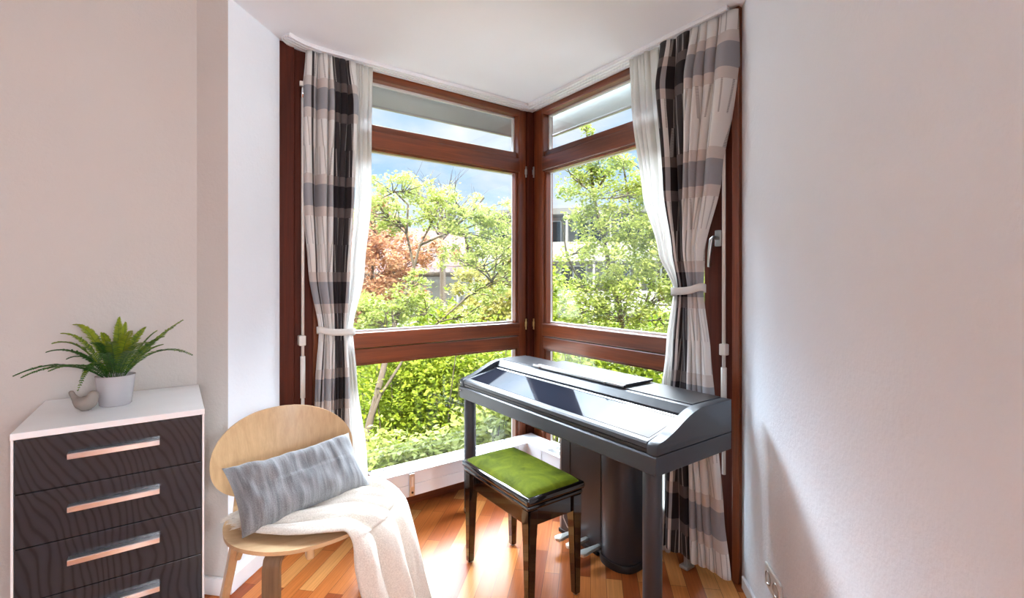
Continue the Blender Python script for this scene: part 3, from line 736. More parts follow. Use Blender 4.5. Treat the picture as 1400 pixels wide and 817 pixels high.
obj('seat', disc(seat_fn, .013), 'oak_x', ch, 50)
def back_fn(r, th, side):
    x, z = superell(th, .262 * r, .168 * r, 2.2)
    zz = .616 + z; y = 2.155 - 1.15 * x * x + .20 * z + (.012 if side else 0)
    return (CXc - .032 + x, y, zz)
obj('backrest', disc(back_fn, .012), 'oak_z', ch, 50)
def plank(path, wdir, w, th, mat, name):
    """bent-ply strip following path, wide along wdir"""
    wdir = Vector(wdir).normalized(); bm = bmesh.new(); rows = []; P = [Vector(p) for p in path]
    for i, p in enumerate(P):
        d = (P[min(i + 1, len(P) - 1)] - P[max(i - 1, 0)]).normalized(); nn = d.cross(wdir).normalized(); wd = nn.cross(d).normalized()
        ww = w[i] if isinstance(w, (list, tuple)) else w
        rows.append([bm.verts.new(p + wd * a * ww / 2 + nn * b * th / 2) for a, b in ((-1, -1), (1, -1), (1, 1), (-1, 1))])
    for A, B in zip(rows, rows[1:]):
        for k in range(4): bm.faces.new((A[k], A[(k + 1) % 4], B[(k + 1) % 4], B[k]))
    bm.faces.new(rows[0]); bm.faces.new(rows[-1])
    bmesh.ops.bevel(bm, geom=list(bm.edges), offset=.002, segments=2, affect='EDGES')
    return obj(name, bm, mat, ch, 40)
def bentleg(x, y, lean, mat):
    pts = [(x + .10, y + .06, .419), (x + .04, y + .028, .418), (x + .016, y + .013, .412), (x + .004, y + .004, .398), (x, y, .375), (x - lean * .3, y - .004, .20), (x - lean, y - .008, 0)]
    return plank(pts, (CA, -SA * 1.0, 0), .056, .020, mat, 'leg')
bentleg(.262, 1.712, .004, 'walnut_leg')
pr = bentleg(.625, 1.815, -.01, 'walnut_leg')
for s in (-1, 1):
    cx = CXc + s * .215
    plank([(cx + s * .005, 1.925, .428), (cx + s * .02, 1.96, .30), (cx + s * .060, 2.055, 0)], (0, 1, 0), (.050, .047, .036), .026, 'oak_z', 'leg')
    o = plank([(cx - s * .012, 1.915, .429), (cx - s * .004, 1.925, .37), (cx + s * .003, 1.935, .330)], (0, 1, 0), (.056, .056, .030), .018, 'oak_z', 'leg_bracket')
    yb_ = 1.915
    obj('bolt', tube([(cx - s * .018 - .004, yb_, .375), (cx - s * .018 + .004, yb_, .375)], .007, 12), 'black_plastic', o, True)
    plank([(cx - s * .015, 2.02, .425), (cx - s * .02, 2.10, .43), (cx - s * .03, 2.148, .47), (cx - s * .035, 2.165, .56)], (1, 0, 0), .045, .014, 'oak_z', 'back_support')
obj('seat_tab', box(.36, 1.668, .386, .385, 1.70, .432, .006), 'oak_z', ch)

# cushion leaning on the backrest
def cushion():
    BL, BR, TL, TR = Vector((.186, 1.790, .462)), Vector((.645, 1.885, .492)), Vector((.142, 1.972, .645)), Vector((.600, 2.015, .676))
    nrm = (BR - BL).cross(TL - BL).normalized()
    if nrm.y > 0: nrm = -nrm
    NU, NV = 48, 30; vs, fs, uv = [], [], []
    for side in (0, 1):
        for i in range(NU + 1):
            for j in range(NV + 1):
                a, b = i / NU, j / NV; u_, v_ = a * 2 - 1, b * 2 - 1
                # seams pull in between the corners
                ua = a + .030 * (1 - v_ * v_) * -u_ * abs(u_) ** 3; vb = b + .050 * (1 - u_ ** 2) * -v_ * abs(v_) ** 3
                p = (BL * (1 - ua) + BR * ua) * (1 - vb) + (TL * (1 - ua) + TR * ua) * vb
                th = ((1 - u_ ** 4) * (1 - v_ ** 4)) ** .62
                wr = mnoise.noise(Vector((a * 5, b * 3.2, side * 5))) * .012 + mnoise.noise(Vector((a * 16, b * 4, side * 9))) * .008 * (1 + 2 * max(0, .25 - a) * 4)
                crease = .008 * math.sin(u_ * 9 + v_ * 2) * max(0, abs(v_) - .45)
                off = (.074 if side == 0 else -.040) * th + (wr + crease) * min(1, th * 2) * (1 if side == 0 else 0)
                sag = Vector((0, 0, -.010 * (1 - u_ * u_)))
                vs.append(p + nrm * off + sag * (1 if b > .5 else .2)); uv.append((a, b))
        o = side * (NU + 1) * (NV + 1)
        for i in range(NU):
            for j in range(NV):
                q = (o + i * (NV + 1) + j, o + (i + 1) * (NV + 1) + j, o + (i + 1) * (NV + 1) + j + 1, o + i * (NV + 1) + j + 1); fs.append(q if side == 0 else q[::-1])
    ob = obj('cushion', (vs, fs), 'cushion_fabric', None, True); set_uv(ob, uv); tag(ob, 'rectangular grey striped cushion leaning on the oak chair', 'cushion')
    m = ob.modifiers.new('w', 'WELD'); m.merge_threshold = .0008
    return ob
cushion()

# throw over the seat
def throw():
    front = [(.200, 1.830, .458), (.262, 1.765, .456), (.34, 1.700, .457), (.42, 1.655, .457), (.470, 1.632, .452), (.480, 1.618, .425), (.483, 1.610, .36), (.497, 1.605, .27), (.522, 1.60, .17), (.552, 1.598, .07), (.565, 1.597, .035)]
    back = [(.165, 1.955, .462), (.27, 1.985, .466), (.40, 2.000, .470), (.54, 1.985, .476), (.640, 1.935, .482), (.705, 1.880, .474), (.738, 1.850, .445), (.757, 1.830, .36), (.777, 1.808, .25), (.797, 1.785, .14), (.812, 1.765, .055)]
    def samp(path, t):
        n_ = len(path) - 1; x = min(max(t, 0), .9999) * n_; i = int(x); f = x - i
        P0 = Vector(path[max(i - 1, 0)]); P1 = Vector(path[i]); P2 = Vector(path[i + 1]); P3 = Vector(path[min(i + 2, n_)])
        return .5 * ((2 * P1) + (-P0 + P2) * f + (2 * P0 - 5 * P1 + 4 * P2 - P3) * f * f + (-P0 + 3 * P1 - 3 * P2 + P3) * f ** 3)
    NA, NB = 90, 110; uv = []
    def P(i, j):
        a, t = i / NA, j / NB
        p0, p1 = samp(front, t), samp(back, t)
        p = p0.lerp(p1, a)
        # the middle follows the rounded rim of the seat, outside the chord
        fall = max(0, min(1, (t - .40) / .18)); fall = fall * fall * (3 - 2 * fall)
        ch_ = (p1 - p0); ch_.z = 0; out = Vector((ch_.y, -ch_.x, 0)).normalized()
        p += out * (.085 * math.sin(PI * a) ** .8 * fall)
        if t <= .5: p += out * .03 * math.sin(PI * a) * (t / .5)
        # folds: shallow ridges over the seat that deepen down the fall
        q = a * 2 * PI * 3.4 + 1.1 * math.sin(t * 2.2) + .5 * math.sin(a * 5)
        rid = (abs(math.sin(q / 2)) ** .8) * 2 - 1
        amp = .013 + .017 * max(0, min(1, (t - .35) / .4))
        nv = (Vector((0, 0, 1)) * (1 - fall) + out * fall).normalized()
        p += nv * amp * (rid * .8 + .6) + nv * .007 * mnoise.noise(Vector((a * 9, t * 5, 1))) + nv * .003 * mnoise.noise(Vector((a * 24, t * 12, 4)))
        p.z += .007 * (1 - fall)
        uv.append((a, t)); return p
    vs, fs = grid(P, NA, NB)
    ob = obj('throw_blanket', (vs, fs), 'throw_wool', None, True); set_uv(ob, uv); solid(ob, .005, 1)
    tag(ob, 'cream woollen throw draped over the oak chair, its fringe hanging to the floor', 'blanket')
    rnd = random.Random(4)
    for (j, cnt, ln) in ((NB, 130, .040), (0, 80, .030)):
        bm = bmesh.new()
        for k in range(cnt):
            i = min(NA, int(k / cnt * NA)); p = Vector(vs[i * (NB + 1) + j]); q = Vector(vs[i * (NB + 1) + (j - 4 if j else 4)]); d = (p - q).normalized()
            e = p + d * ln * rnd.uniform(.5, 1) + Vector((rnd.uniform(-.012, .012), rnd.uniform(-.012, .012), rnd.uniform(-.008, .002)))
            e.z = max(e.z, .004); tube([p - d * .003, p.lerp(e, .5) + Vector((rnd.uniform(-.004, .004), rnd.uniform(-.004, .004), 0)), e], [.0013, .0012, .0006], 4, bm, False)
        obj('fringe', bm, 'throw_wool', ob)
throw()

# ------------------------------------------------------------------ wall sockets on the right wall
def socket_pair():
    d = Vector((B0[0] - B1[0], B0[1] - B1[1], 0)).normalized(); nn = Vector((-.7071, .7071, 0)); t0 = W(1047, 383, 1.765); dd = (Vector((t0.x, t0.y, 0)) - Vector((*B1, 0))).dot(d)
    t = thing('wall_socket', 'cream double wall socket low on the right wall', 'socket', Vector((*B1, .23)) + d * (dd + .07))
    def loc(bm):
        M4 = Matrix((( d.x, nn.x, 0, B1[0]), (d.y, nn.y, 0, B1[1]), (0, 0, 1, 0), (0, 0, 0, 1))); bm.transform(M4); return bm
    z0, z1, s0 = .190, .272, dd
    obj('cover_plate', loc(box(s0, .0005, z0, s0 + .152, .010, z1, .006, 3)), 'plastic_white', t, 40)
    for k in range(2):
        c = s0 + .040 + .072 * k; zc = (z0 + z1) / 2
        bm = lathe([(.027, 0), (.0235, .004), (.021, .004), (.0205, -.006), (0, -.006)], 0, 0, 32); bm.transform(Matrix.Translation((c, .009, zc)) @ Matrix.Rotation(-PI / 2, 4, 'X'))
        rg = obj('socket_well', loc(bm), 'socket_dark', t, 40)
        for q in (-.0245, .019): obj('earth_clip', loc(bx(bmesh.new(), c - .006, .003, zc + q, c + .006, .0135, zc + q + .0055, .001)), 'steel', rg)
    o = obj('wall_socket', loc(box(s0 + .168, .0005, z0 - .015, s0 + .250, .010, z1 - .020, .006, 3)), 'plastic_white', None, 40)
    tag(o, 'cream cover plate at the lower edge of the photo, right of the double socket', 'socket')
    # it is a plate with its own rocker
    obj('rocker', loc(box(s0 + .178, .0105, z0 - .005, s0 + .240, .014, z1 - .030, .002)), 'plastic_white', o)
socket_pair()

# ------------------------------------------------------------------ added fill lamp, unseen behind the camera
def globe(x, y, z, label):
    t = thing('fill_lamp', label, 'lamp', (x, y, 0))
    obj('globe', lathe([(0, z - .20)] + [(.20 * math.sin(PI * k / 16), z - .20 * math.cos(PI * k / 16)) for k in range(1, 16)] + [(0, z + .20)], x, y, 32), 'fill_glow', t, True)
    obj('pole', tube([(x, y, .02), (x, y, z - .19)], .011, 10), 'black_plastic', t, True); obj('base', lathe([(0, 0), (.14, 0), (.14, .012), (.02, .022), (0, .022)], x, y, 32), 'black_plastic', t, 40)
globe(.45, -1.9, 1.6, 'added white globe fill lamp, unseen behind the viewer, beside the right wall')

# ------------------------------------------------------------------ outside
GZ = -3.0
def leafcloud(centres, n, size, rnd, flat=.6, tintbase=.5):
    """centres: (Vector, radius, weight, tint, (sx,sy,sz))"""
    wts = np.array([c[2] for c in centres], float); wts /= wts.sum(); g = np.random.default_rng(rnd)
    idx = g.choice(len(centres), n, p=wts); cen = np.array([c[0][:] for c in centres])[idx]; rad = np.array([c[1] for c in centres])[idx]; tb = np.array([c[3] for c in centres])[idx]
    d = g.normal(size=(n, 3)); d /= np.linalg.norm(d, axis=1)[:, None]; rr = g.random(n) ** .5
    p = cen + d * (rad * rr)[:, None] * np.array([1, 1, flat])
    p += g.normal(size=(n, 3)) * (rad * .22)[:, None]
    # leaf axes
    a = g.normal(size=(n, 3)); a[:, 2] *= .5; a /= np.linalg.norm(a, axis=1)[:, None]; nn = g.normal(size=(n, 3)) * .8 + np.array([0, 0, 1.0]); b = np.cross(a, nn); b /= np.linalg.norm(b, axis=1)[:, None]; up = np.cross(b, a)
    s = size * g.uniform(.6, 1.3, n)[:, None]
    v = np.stack([p - a * s, p + b * s * .48 + up * s * .12, p + a * s, p - b * s * .48 + up * s * .12], 1).reshape(-1, 3)
    t = np.repeat(np.clip(tb + g.normal(size=n) * .22, 0, 1), 4)
    return v, t
def mesh_np(name, v, t, mat, parent=None):
    n = len(v) // 4; me = bpy.data.meshes.new(name); me.vertices.add(len(v)); me.vertices.foreach_set('co', v.astype(np.float32).ravel())
    me.loops.add(4 * n); me.loops.foreach_set('vertex_index', np.arange(4 * n, dtype=np.int32)); me.polygons.add(n); me.polygons.foreach_set('loop_start', np.arange(0, 4 * n, 4, dtype=np.int32))
    me.update(calc_edges=True); at = me.attributes.new('tint', 'FLOAT', 'POINT'); at.data.foreach_set('value', t.astype(np.float32)); me.materials.append(M[mat])
    o = bpy.data.objects.new(name, me); C.objects.link(o)
    if parent: o.parent = parent; o.matrix_parent_inverse = Matrix.Translation(-parent.location)
    return o
def branch_to(bm, a, b, r0, r1, rnd, wob=.12, seg=6, sag=0):
    L = (b - a).length; pts = []; N = 6
    off = [Vector((rnd.uniform(-1, 1), rnd.uniform(-1, 1), rnd.uniform(-.5, .8))) * L * wob for _ in range(2)]
    for k in range(N + 1):
        t = k / N; pts.append(a.lerp(b, t) + off[0] * math.sin(PI * t) * (1 - t) + off[1] * math.sin(PI * t) * t + Vector((0, 0, sag * math.sin(PI * t))))
    tube(pts, [lerp(r0, r1, k / N) for k in range(N + 1)], seg, bm, False); return pts
def tree(name, label, cat, trunk, clusters, nleaf, size, leaf, seed, bark='bark', r0=.10, flat=.6, group=None, twigs=5, rtop=.02, trunk2=None):
    """trunk: list of points; clusters: (Vector, radius, tint)"""
    rnd = random.Random(seed); root = thing(name, label, cat, trunk[0], group); bm = bmesh.new()
    tr = [Vector(p) for p in trunk]; tube(tr, [lerp(r0, rtop, k / (len(tr) - 1)) for k in range(len(tr))], 8, bm, False)
    stems = [tr]
    if trunk2:
        for q in trunk2: q = [Vector(p) for p in q]; tube(q, [lerp(r0 * .38, rtop, k / (len(q) - 1)) for k in range(len(q))], 7, bm, False); stems.append(q)
    cc = []
    for (c, r, ti) in clusters:
        best = min(((c - p).length + max(0, p.z - c.z) * 2.0, p) for s in stems for p in s[1:]) if False else min(((c - p).length + max(0, p.z - c.z) * 2.0, i, j) for i, s in enumerate(stems) for j, p in enumerate(s[1:]))
        p = stems[best[1]][1:][best[2]]
        pts = branch_to(bm, p, c, r0 * .28, .008, rnd, .10); 
        for k in range(twigs):
            e = c + Vector((rnd.uniform(-1, 1), rnd.uniform(-1, 1), rnd.uniform(-.5, .7))) * r * 1.1
            branch_to(bm, pts[rnd.choice((3, 4, 5))], e, .010, .003, rnd, .12, 4)
            cc.append((e, r * .40, r ** 2, ti + rnd.uniform(-.2, .2), 0))
        cc.append((c, r * 1.1, r ** 2 * 1.5, ti, 0))
    obj('trunk', bm, bark, root, True)
    if nleaf:
        v, t = leafcloud(cc, nleaf, size, seed, flat); mesh_np('foliage', v, t, leaf, root)
    return root
def cl_(L, dflt): return [(W(px, py, D), r, dflt if t is None else t) for px, py, D, r, t in L]

# tree in front of the left window: layered pale green crown
D = 7.0
trA = [WZ(484, GZ, 5.0), W(497, 610, 5.2), W(510, 560, 5.3), W(524, 505, 5.5), W(536, 455, 6.0), W(552, 405, D), W(566, 365, D), W(574, 335, D + .1), W(590, 305, D + .2)]
rA2 = [[W(503, 585, 5.25), W(520, 540, 5.3), W(546, 500, 5.6), W(566, 468, 6.2), W(600, 440, D - .1), W(640, 405, D - .2), W(672, 385, D - .2)],
       [W(566, 365, D), W(556, 320, D), W(558, 280, D), W(540, 262, D)], [W(574, 335, D), W(612, 318, D + .1), W(640, 295, D + .2), W(662, 270, D + .2)]]
cA = cl_([(535, 265, 7, .30, .6), (560, 262, 7.2, .28, .6), (520, 285, 6.8, .28, .5), (600, 268, 7.4, .28, .6), (625, 282, 7.3, .26, .7), (585, 290, 7.1, .30, .6), (655, 298, 7.2, .30, .7), (690, 300, 7.1, .28, .6),
          (640, 320, 7, .34, .6), (675, 330, 6.8, .34, .6), (610, 308, 7.2, .28, .6), (700, 350, 6.8, .30, .5), (660, 360, 6.7, .32, .6), (630, 352, 6.9, .26, .6), (690, 385, 6.8, .30, .6), (545, 300, 6.9, .26, .5),
          (575, 425, 6.6, .30, .4), (540, 415, 6.4, .30, .35), (520, 440, 6.2, .30, .3), (640, 430, 6.6, .22, .5), (565, 385, 6.8, .2, .5), (500, 430, 6.3, .28, .4), (655, 400, 6.7, .22, .6)], .55)
tree('garden_tree', 'young tree with layered pale green crown and forked trunk outside the left window', 'tree', trA, cA, 16500, .029, 'leaf_pale', 21, bark='bark_pale', r0=.050, flat=.5, trunk2=rA2, twigs=9, rtop=.012)
# copper-leaved tree further left
D = 9.0
tree('copper_tree', 'copper-leaved tree at the left edge of the left window', 'tree', [WZ(500, GZ, D), W(505, 450, D), W(508, 390, D), W(512, 330, D)],
     cl_([(505, 300, 9, .45, .6), (490, 340, 9, .5, .5), (520, 330, 8.8, .4, .6), (535, 360, 8.6, .45, .7), (510, 380, 8.8, .5, .5), (550, 395, 8.6, .36, .5), (495, 415, 8.7, .45, .4), (530, 400, 8.5, .4, .5), (575, 345, 8.9, .30, .7), (600, 340, 9, .25, .7), (515, 275, 9, .22, .6)], .5),
     12000, .042, 'leaf_bronze', 22, r0=.07, flat=.8, twigs=8)
# bare tree behind
rnd = random.Random(9); D = 13.0; bt = thing('bare_tree', 'leafless tree with fine upright twigs showing above the pale green crown', 'tree', WZ(605, GZ, D)); bm = bmesh.new()
tube([WZ(605, GZ, D), W(606, 400, D), W(604, 330, D), W(605, 300, D)], [.12, .09, .06, .05], 6, bm, False)
for k in range(16):
    a = W(604 + rnd.uniform(-4, 4), rnd.uniform(300, 330), D); e = W(rnd.uniform(555, 660), rnd.uniform(240, 275), D + rnd.uniform(-1, 1)); pts = branch_to(bm, a, e, .035, .008, rnd, .06, 5)
    for j in range(7):
        p = pts[rnd.randint(2, 6)]; q = p + Vector((rnd.uniform(-.5, .5), rnd.uniform(-.5, .5), rnd.uniform(.2, .8))); branch_to(bm, p, q, .010, .003, rnd, .06, 3)
obj('branches', bm, 'bark', bt)
# yellowish shrub-tree right of the house
D = 10.0
tree('yellow_shrub', 'yellowish large shrub beside the corner of the tiled house', 'shrub', [WZ(680, GZ, D), W(680, 470, D), W(684, 420, D), W(690, 390, D)],
     cl_([(665, 390, 10, .45, .6), (690, 370, 10, .5, .6), (700, 410, 9.8, .5, .6), (670, 425, 9.6, .45, .5), (645, 435, 9.6, .4, .4), (715, 440, 9.6, .5, .4)], .5), 6000, .055, 'leaf_yellow', 25, r0=.07, flat=.8)
# hedge below
def bush(name, label, blobs, n, size, leaf, seed, dark=0):
    c0 = blobs[0]; base = WZ(c0[0], GZ, c0[2]); root = thing(name, label, 'shrub', base, 'shrubs in the garden below the windows')
    rnd = random.Random(seed); bm = bmesh.new(); cc = []
    for px, py, D, r, ti in blobs:
        c = W(px, py, D); cc.append((c, r, r ** 2, ti, 0)); g0 = Vector((c.x + rnd.uniform(-.2, .2), c.y + rnd.uniform(-.2, .2), GZ))
        for q in range(4): branch_to(bm, g0, c + Vector((rnd.uniform(-r, r), rnd.uniform(-r, r), rnd.uniform(0, r))), .022, .005, rnd, .05, 5)
    obj('stems', bm, 'bark', root, True); v, t = leafcloud(cc, n, size, seed, .85); mesh_np('foliage', v, t, leaf, root); return root
bush('green_shrub', 'bright yellow-green shrub mass seen through the lower left pane', [(560, 520, 6.0, .55, .6), (610, 510, 6.2, .6, .6), (650, 520, 6.0, .55, .6), (540, 560, 5.8, .5, .5), (590, 560, 5.8, .55, .5), (640, 560, 5.9, .55, .55), (690, 540, 6.2, .6, .6), (520, 500, 6.4, .5, .5), (680, 500, 6.6, .6, .6), (600, 480, 6.9, .6, .5)], 26000, .036, 'leaf_hedge', 31)
bush('green_shrub', 'pale leafy shrub at the bottom left of the lower left pane', [(520, 625, 4.6, .30, .6), (560, 640, 4.5, .30, .6), (500, 650, 4.4, .28, .5), (600, 625, 4.6, .28, .6)], 3200, .04, 'leaf_pale', 32)
bush('green_shrub', 'pale green shrub at the foot of the lower left pane beside the piano leg', [(655, 600, 5.0, .34, .6), (690, 580, 5.2, .36, .6), (720, 590, 5.2, .36, .55), (640, 630, 4.8, .3, .5)], 4200, .042, 'leaf_pale', 33)
bush('green_shrub', 'darker shrub deep behind the lower left pane', [(540, 600, 7.5, .8, .3), (620, 600, 7.5, .8, .3), (500, 560, 8, .9, .3), (690, 620, 7.5, .8, .3), (560, 540, 8.5, 1.0, .4), (650, 500, 9, 1.1, .5), (520, 460, 9.5, .9, .5), (600, 450, 10, .7, .5)], 13000, .07, 'leaf_hedge', 34)
# big tree outside the right window
D = 6.6
trB = [WZ(862, GZ, D), W(858, 500, D), W(850, 440, D), W(838, 390, D), W(826, 330, D), W(812, 270, D), W(806, 215, D), W(802, 180, D)]
rB2 = [[W(862, 470, D), W(880, 420, D), W(900, 370, D), W(905, 300, D - .1), W(898, 250, D - .1)], [W(850, 440, D), W(800, 400, D + .1), W(775, 350, D + .1), W(768, 300, D + .1)],
       [W(850, 440, D), W(866, 380, D + .1), W(868, 320, D), W(858, 260, D), W(850, 215, D)]]
cB = cl_([(800, 178, 6.6, .13, .5), (805, 222, 6.6, .28, .5), (780, 240, 6.6, .26, .5), (830, 235, 6.5, .28, .5), (850, 220, 6.5, .25, .5), (880, 240, 6.4, .32, .5), (905, 260, 6.4, .32, .5), (815, 270, 6.5, .34, .5),
          (855, 270, 6.4, .36, .55), (890, 295, 6.3, .36, .6), (925, 310, 6.3, .36, .5), (800, 300, 6.5, .24, .55), (830, 310, 6.4, .36, .6), (865, 325, 6.3, .36, .6), (905, 345, 6.2, .36, .6), (800, 345, 6.4, .32, .6),
          (840, 360, 6.3, .36, .6), (880, 370, 6.2, .36, .6), (920, 390, 6.2, .36, .5), (810, 395, 6.3, .32, .6), (850, 405, 6.2, .36, .55), (895, 415, 6.1, .36, .5), (790, 420, 6.2, .28, .5), (830, 430, 6.1, .3, .5), (870, 440, 6.1, .3, .45), (925, 440, 6.0, .3, .5)], .55)
tree('garden_tree', 'tall multi-stemmed tree with bright green leaves outside the right window', 'tree', trB, cB, 21000, .029, 'leaf_spring', 23, twigs=8, rtop=.012, r0=.05, flat=.7, trunk2=rB2)
bush('green_shrub', 'bright green shrub behind the left edge of the right window', [(755, 400, 9, .5, .5), (745, 430, 8.8, .5, .5), (770, 450, 8.6, .5, .4), (740, 470, 8.4, .6, .5), (790, 480, 8.2, .6, .5)], 5200, .055, 'leaf_hedge', 35)
bush('green_shrub', 'shrub row seen through the lower right pane above the piano', [(770, 500, 6.4, .5, .6), (820, 505, 6.2, .5, .55), (870, 510, 6.0, .5, .5), (920, 520, 5.8, .5, .5), (960, 530, 5.6, .5, .5), (800, 560, 5.6, .5, .4), (900, 570, 5.4, .5, .4), (840, 460, 8.5, .5, .4), (900, 460, 8.5, .5, .4)], 11000, .045, 'leaf_hedge', 36)

# tiled house (white walls, red roof); built in its own frame then placed
def house():
    t = thing('tiled_house', 'white house with a red tiled roof beyond the garden', 'house', WZ(560, GZ, 17))
    R = Vector((CA, -SA, 0)); Fw = Vector((SA, CA, 0)); O = Vector((0, 0, 0))
    def Q(r, f, z): return O + R * r + Fw * f + Vector((0, 0, z))
    def qbox(r0, f0, z0, r1, f1, z1, bm=None):
        bm = bm or bmesh.new(); r = bmesh.ops.create_cube(bm, size=1)
        for v in r['verts']: v.co = Q(lerp(r0, r1, v.co.x + .5), lerp(f0, f1, v.co.y + .5), lerp(z0, z1, v.co.z + .5))
        return bm
    f0 = 15.0
    obj('wall', qbox(-8, f0, GZ, -1.75, f0 + 7, 1.52), 'render_white', t)
    # roof: two slopes, eaves towards us
    e0, rz, fm = 1.55, 3.35, f0 + 3.5
    def slope(fa, za, fb, zb):
        vs = [Q(-9, fa, za), Q(-1.3, fa, za), Q(-1.9, fb, zb), Q(-9, fb, zb)]
        vs += [v - Vector((0, 0, .12)) for v in vs]; o = obj('roof', (vs, [(0, 1, 2, 3), (7, 6, 5, 4), (0, 4, 5, 1), (1, 5, 6, 2), (2, 6, 7, 3), (3, 7, 4, 0)]), 'roof_tile', t)
        set_uv(o, [(0, 0), (7.7, 0), (7.1, 4), (0, 4)] * 2)
    slope(f0 - .7, e0, fm, rz); slope(f0 + 7.7, e0, fm, rz)
    obj('gutter', tube([Q(-9, f0 - .76, e0 - .04), Q(-1.25, f0 - .76, e0 - .04)], .07, 8), 'bark', t, True)
    obj('porch_post', qbox(-1.50, f0 - .6, GZ, -1.22, f0 - .35, 1.40), 'render_white', t); obj('beam', qbox(-4.4, f0 - .62, 1.22, -1.2, f0 - .33, 1.42), 'render_white', t)
    for r0, r1, z0, z1 in ((-4.6, -4.0, -.9, .75), (-3.05, -2.6, -1.0, .70), (-6.2, -5.4, -.9, .5), (-3.8, -3.3, -1.6, -.3)):
        w = obj('window', qbox(r0, f0 - .04, z0, r1, f0 + .02, z1), 'wood_beige', t); obj('pane', qbox(r0 + .06, f0 - .06, z0 + .06, r1 - .06, f0 - .03, z1 - .06), 'dark_glass', w)
    w = obj('wing', qbox(-1.75, f0 + 1.2, GZ, 1.0, f0 + 6, 1.2), 'render_white', t); obj('wing_roof', qbox(-1.9, f0 + .9, 1.2, 1.2, f0 + 6.2, 1.34), 'roof_felt', w)
house()
# terraced apartment block with flat roofs
def block():
    t = thing('apartment_block', 'white flat-roofed apartment block with stacked balconies behind the trees', 'building', WZ(800, GZ, 26))
    R = Vector((CA, -SA, 0)); Fw = Vector((SA, CA, 0)); ang = math.radians(-12)
    def Q(r, f, z):
        rr = r - 4; ff = f - 26; return R * (4 + rr * math.cos(ang) - ff * math.sin(ang)) + Fw * (26 + rr * math.sin(ang) + ff * math.cos(ang)) + Vector((0, 0, z))
    def qb(r0, f0, z0, r1, f1, z1):
        bm = bmesh.new(); r = bmesh.ops.create_cube(bm, size=1)
        for v in r['verts']: v.co = Q(lerp(r0, r1, v.co.x + .5), lerp(f0, f1, v.co.y + .5), lerp(z0, z1, v.co.z + .5))
        return bm
    for k, (zf, f, ra) in enumerate(((2.75, 27.5, -2.2), (-.05, 26.6, -.6), (-2.9, 25.8, -.6))):
        obj('storey_wall', qb(ra, f + 1.6, zf, 15, f + 7, zf + 2.5), 'render_white', t); obj('floor_slab', qb(ra - .5, f, zf + 2.45, 15, f + 7.5, zf + 2.80), 'roof_felt' if k == 0 else 'concrete', t)
        obj('balcony_parapet', qb(ra - .5, f - .2, zf - .25, 15, f - .05, zf + .80), 'render_white', t)
        obj('pillar', qb(ra - .5, f, zf, ra - .2, f + 1.8, zf + 2.5), 'concrete', t)
        r = ra + .5
        while r < 14:
            w = obj('window', qb(r, f + 1.52, zf + .15, r + 1.6, f + 1.60, zf + 2.25), 'white_metal', t); obj('pane', qb(r + .08, f + 1.49, zf + .22, r + .74, f + 1.53, zf + 2.18), 'dark_glass', w); obj('pane', qb(r + .86, f + 1.49, zf + .22, r + 1.52, f + 1.53, zf + 2.18), 'dark_glass', w); r += 2.5
            obj('divider', qb(r - .5, f, zf, r - .38, f + 1.6, zf + 2.4), 'concrete', t)
    obj('chimney', qb(-.2, 29, 5.5, .2, 29.4, 6.0), 'steel', t)
block()
def far_trees():
    for k, (px, top, D, r, mat) in enumerate(((430, 325, 27, 3.0, 'leaf_dark'), (500, 300, 34, 3.4, 'leaf_spring'), (1010, 330, 17, 3.2, 'leaf_spring'), (700, 372, 24, 1.4, 'leaf_spring'))):
        z = H + (HY - top) / F * D; c = WZ(px, z - r * .8, D); rnd = random.Random(80 + k); cl = [(c + Vector((rnd.uniform(-r, r) * .6, rnd.uniform(-r, r) * .6, rnd.uniform(-r, r) * .5)), r * .42, rnd.uniform(.3, .7)) for _ in range(9)]
        tree('distant_tree', ['dark round tree far beyond the left curtain', 'light green tree behind the tiled roof', 'light green tree far behind the right curtain', 'small rounded tree between the house and the apartment block'][k], 'tree',
             [WZ(px, GZ, D), WZ(px, z - r, D), WZ(px, z - r * .4, D)], cl, 3500, .15, mat, 90 + k, r0=.2, flat=.9, group='trees in the distance', twigs=3)
far_trees()
gb = bmesh.new(); vs_ = [WZ(-2200, GZ, 60), WZ(3600, GZ, 60), WZ(2600, GZ, 3.2), WZ(-1200, GZ, 3.2)]
gb.faces.new([gb.verts.new(v) for v in vs_]); gg = struct('ground', gb, 'gravel')
# paved terrace strip and timber fence below the left window
pv = bmesh.new(); pv.faces.new([pv.verts.new(WZ(px, GZ + .03, D)) for px, D in ((300, 5.2), (900, 5.2), (900, 7.2), (300, 7.2))]); struct('path', pv, 'concrete')

# ------------------------------------------------------------------ world, sun, camera
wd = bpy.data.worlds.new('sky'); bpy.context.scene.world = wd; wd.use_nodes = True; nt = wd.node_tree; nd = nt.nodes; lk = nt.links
bg = nd['Background']; tc = nd.new('ShaderNodeTexCoord'); sp = nd.new('ShaderNodeSeparateXYZ'); lk.new(tc.outputs['Generated'], sp.inputs[0])
def wm(op, a, b=None, clamp=False):
    n = nd.new('ShaderNodeMath'); n.operation = op; n.use_clamp = clamp
    for i, v in enumerate((a, b)):
        if v is None: continue
        if isinstance(v, (int, float)): n.inputs[i].default_value = v
        else: lk.new(v, n.inputs[i])
    return n.outputs[0]
def wramp(f, stops):
    n = nd.new('ShaderNodeValToRGB'); e = n.color_ramp.elements
    while len(e) < len(stops): e.new(.5)
    for el, (p, c) in zip(e, stops): el.position = p; el.color = (*c, 1)
    lk.new(f, n.inputs[0]); return n.outputs[0]
blue = wramp(sp.outputs[2], [(0, (.62, .76, .92)), (.08, (.50, .69, .92)), (.30, (.32, .55, .88)), (.5, (.50, .60, .74)), (.8, (.5, .6, .74))])
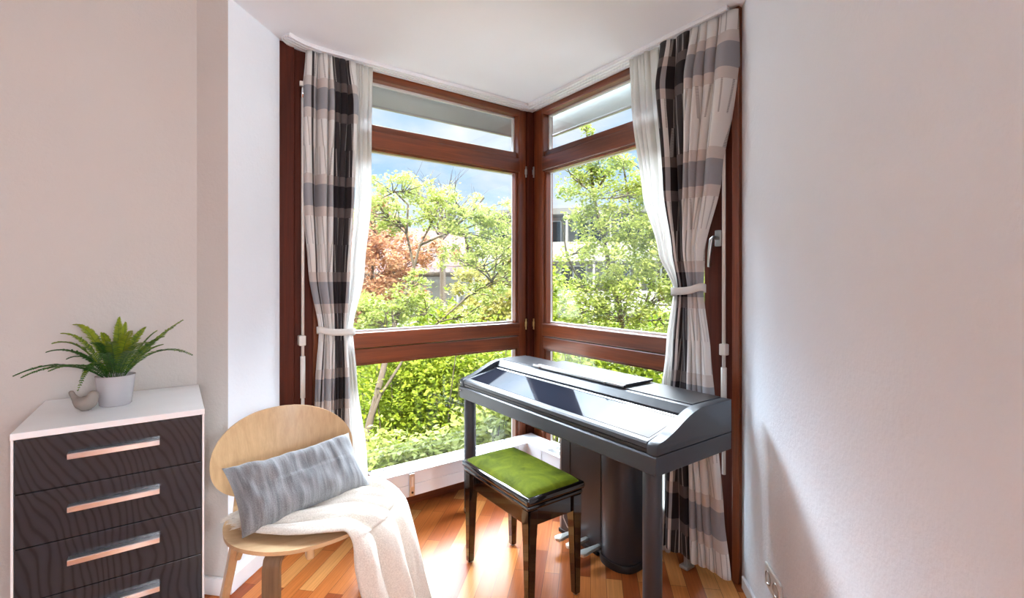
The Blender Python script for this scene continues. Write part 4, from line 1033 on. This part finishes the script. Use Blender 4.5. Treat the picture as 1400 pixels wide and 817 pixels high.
mp = nd.new('ShaderNodeMapping'); lk.new(tc.outputs['Generated'], mp.inputs[0]); mp.inputs['Scale'].default_value = (1.6, 1.6, 6.5); mp.inputs['Location'].default_value = (.35, .2, .1)
nz = nd.new('ShaderNodeTexNoise'); lk.new(mp.outputs[0], nz.inputs['Vector']); nz.inputs['Scale'].default_value = 1.7; nz.inputs['Detail'].default_value = 7; nz.inputs['Roughness'].default_value = .55; nz.inputs['Distortion'].default_value = .4
cf = wramp(nz.outputs['Fac'], [(.42, (0, 0, 0)), (.72, (1, 1, 1))])
mx = nd.new('ShaderNodeMix'); mx.data_type = 'RGBA'; lk.new(cf, mx.inputs[0]); lk.new(blue, mx.inputs[6]); mx.inputs[7].default_value = (.90, .885, .88, 1)
gr = nd.new('ShaderNodeMix'); gr.data_type = 'RGBA'; lk.new(wm('GREATER_THAN', sp.outputs[2], 0), gr.inputs[0]); gr.inputs[6].default_value = (.22, .22, .21, 1); lk.new(mx.outputs[2], gr.inputs[7])
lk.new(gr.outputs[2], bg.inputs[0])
# extra sky brightness added above the visible strip to light the bay
fwd = wm('ADD', wm('ADD', wm('MULTIPLY', sp.outputs[0], .9), wm('MULTIPLY', sp.outputs[1], 1.2)), .25, True)   # keeps the added sky glow to the garden side
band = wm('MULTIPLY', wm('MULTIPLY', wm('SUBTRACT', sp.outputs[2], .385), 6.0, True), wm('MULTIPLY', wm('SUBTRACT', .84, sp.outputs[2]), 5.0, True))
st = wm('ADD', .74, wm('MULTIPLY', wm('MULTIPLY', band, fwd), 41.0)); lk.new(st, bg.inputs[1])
sun = bpy.data.lights.new('sun', 'SUN'); sun.energy = 8.5; sun.angle = .02; sun.color = (1, .95, .86); so = bpy.data.objects.new('sun', sun); C.objects.link(so)
sd = Vector((.32, .42, -.85)); so.rotation_euler = sd.to_track_quat('-Z', 'Y').to_euler()
cam = bpy.data.cameras.new('camera'); co = bpy.data.objects.new('camera', cam); C.objects.link(co); co.location = (0, 0, H)
co.rotation_euler = (PI / 2, 0, -math.radians(35.6)); cam.sensor_width = 36; cam.lens = 36 * F / 1400; cam.shift_y = -(408.5 - HY) / 1400; cam.clip_start = .02
sc = bpy.context.scene; sc.camera = co
sc.view_settings.view_transform = 'Standard'; sc.view_settings.look = 'None'; sc.view_settings.gamma = 1; sc.view_settings.exposure = 0.86; sc.view_settings.use_curve_mapping = False
sc.cycles.max_bounces = 10; sc.cycles.diffuse_bounces = 5; sc.cycles.transparent_max_bounces = 24; sc.cycles.glossy_bounces = 5; sc.cycles.caustics_reflective = False; sc.cycles.caustics_refractive = False; sc.cycles.sample_clamp_indirect = 6
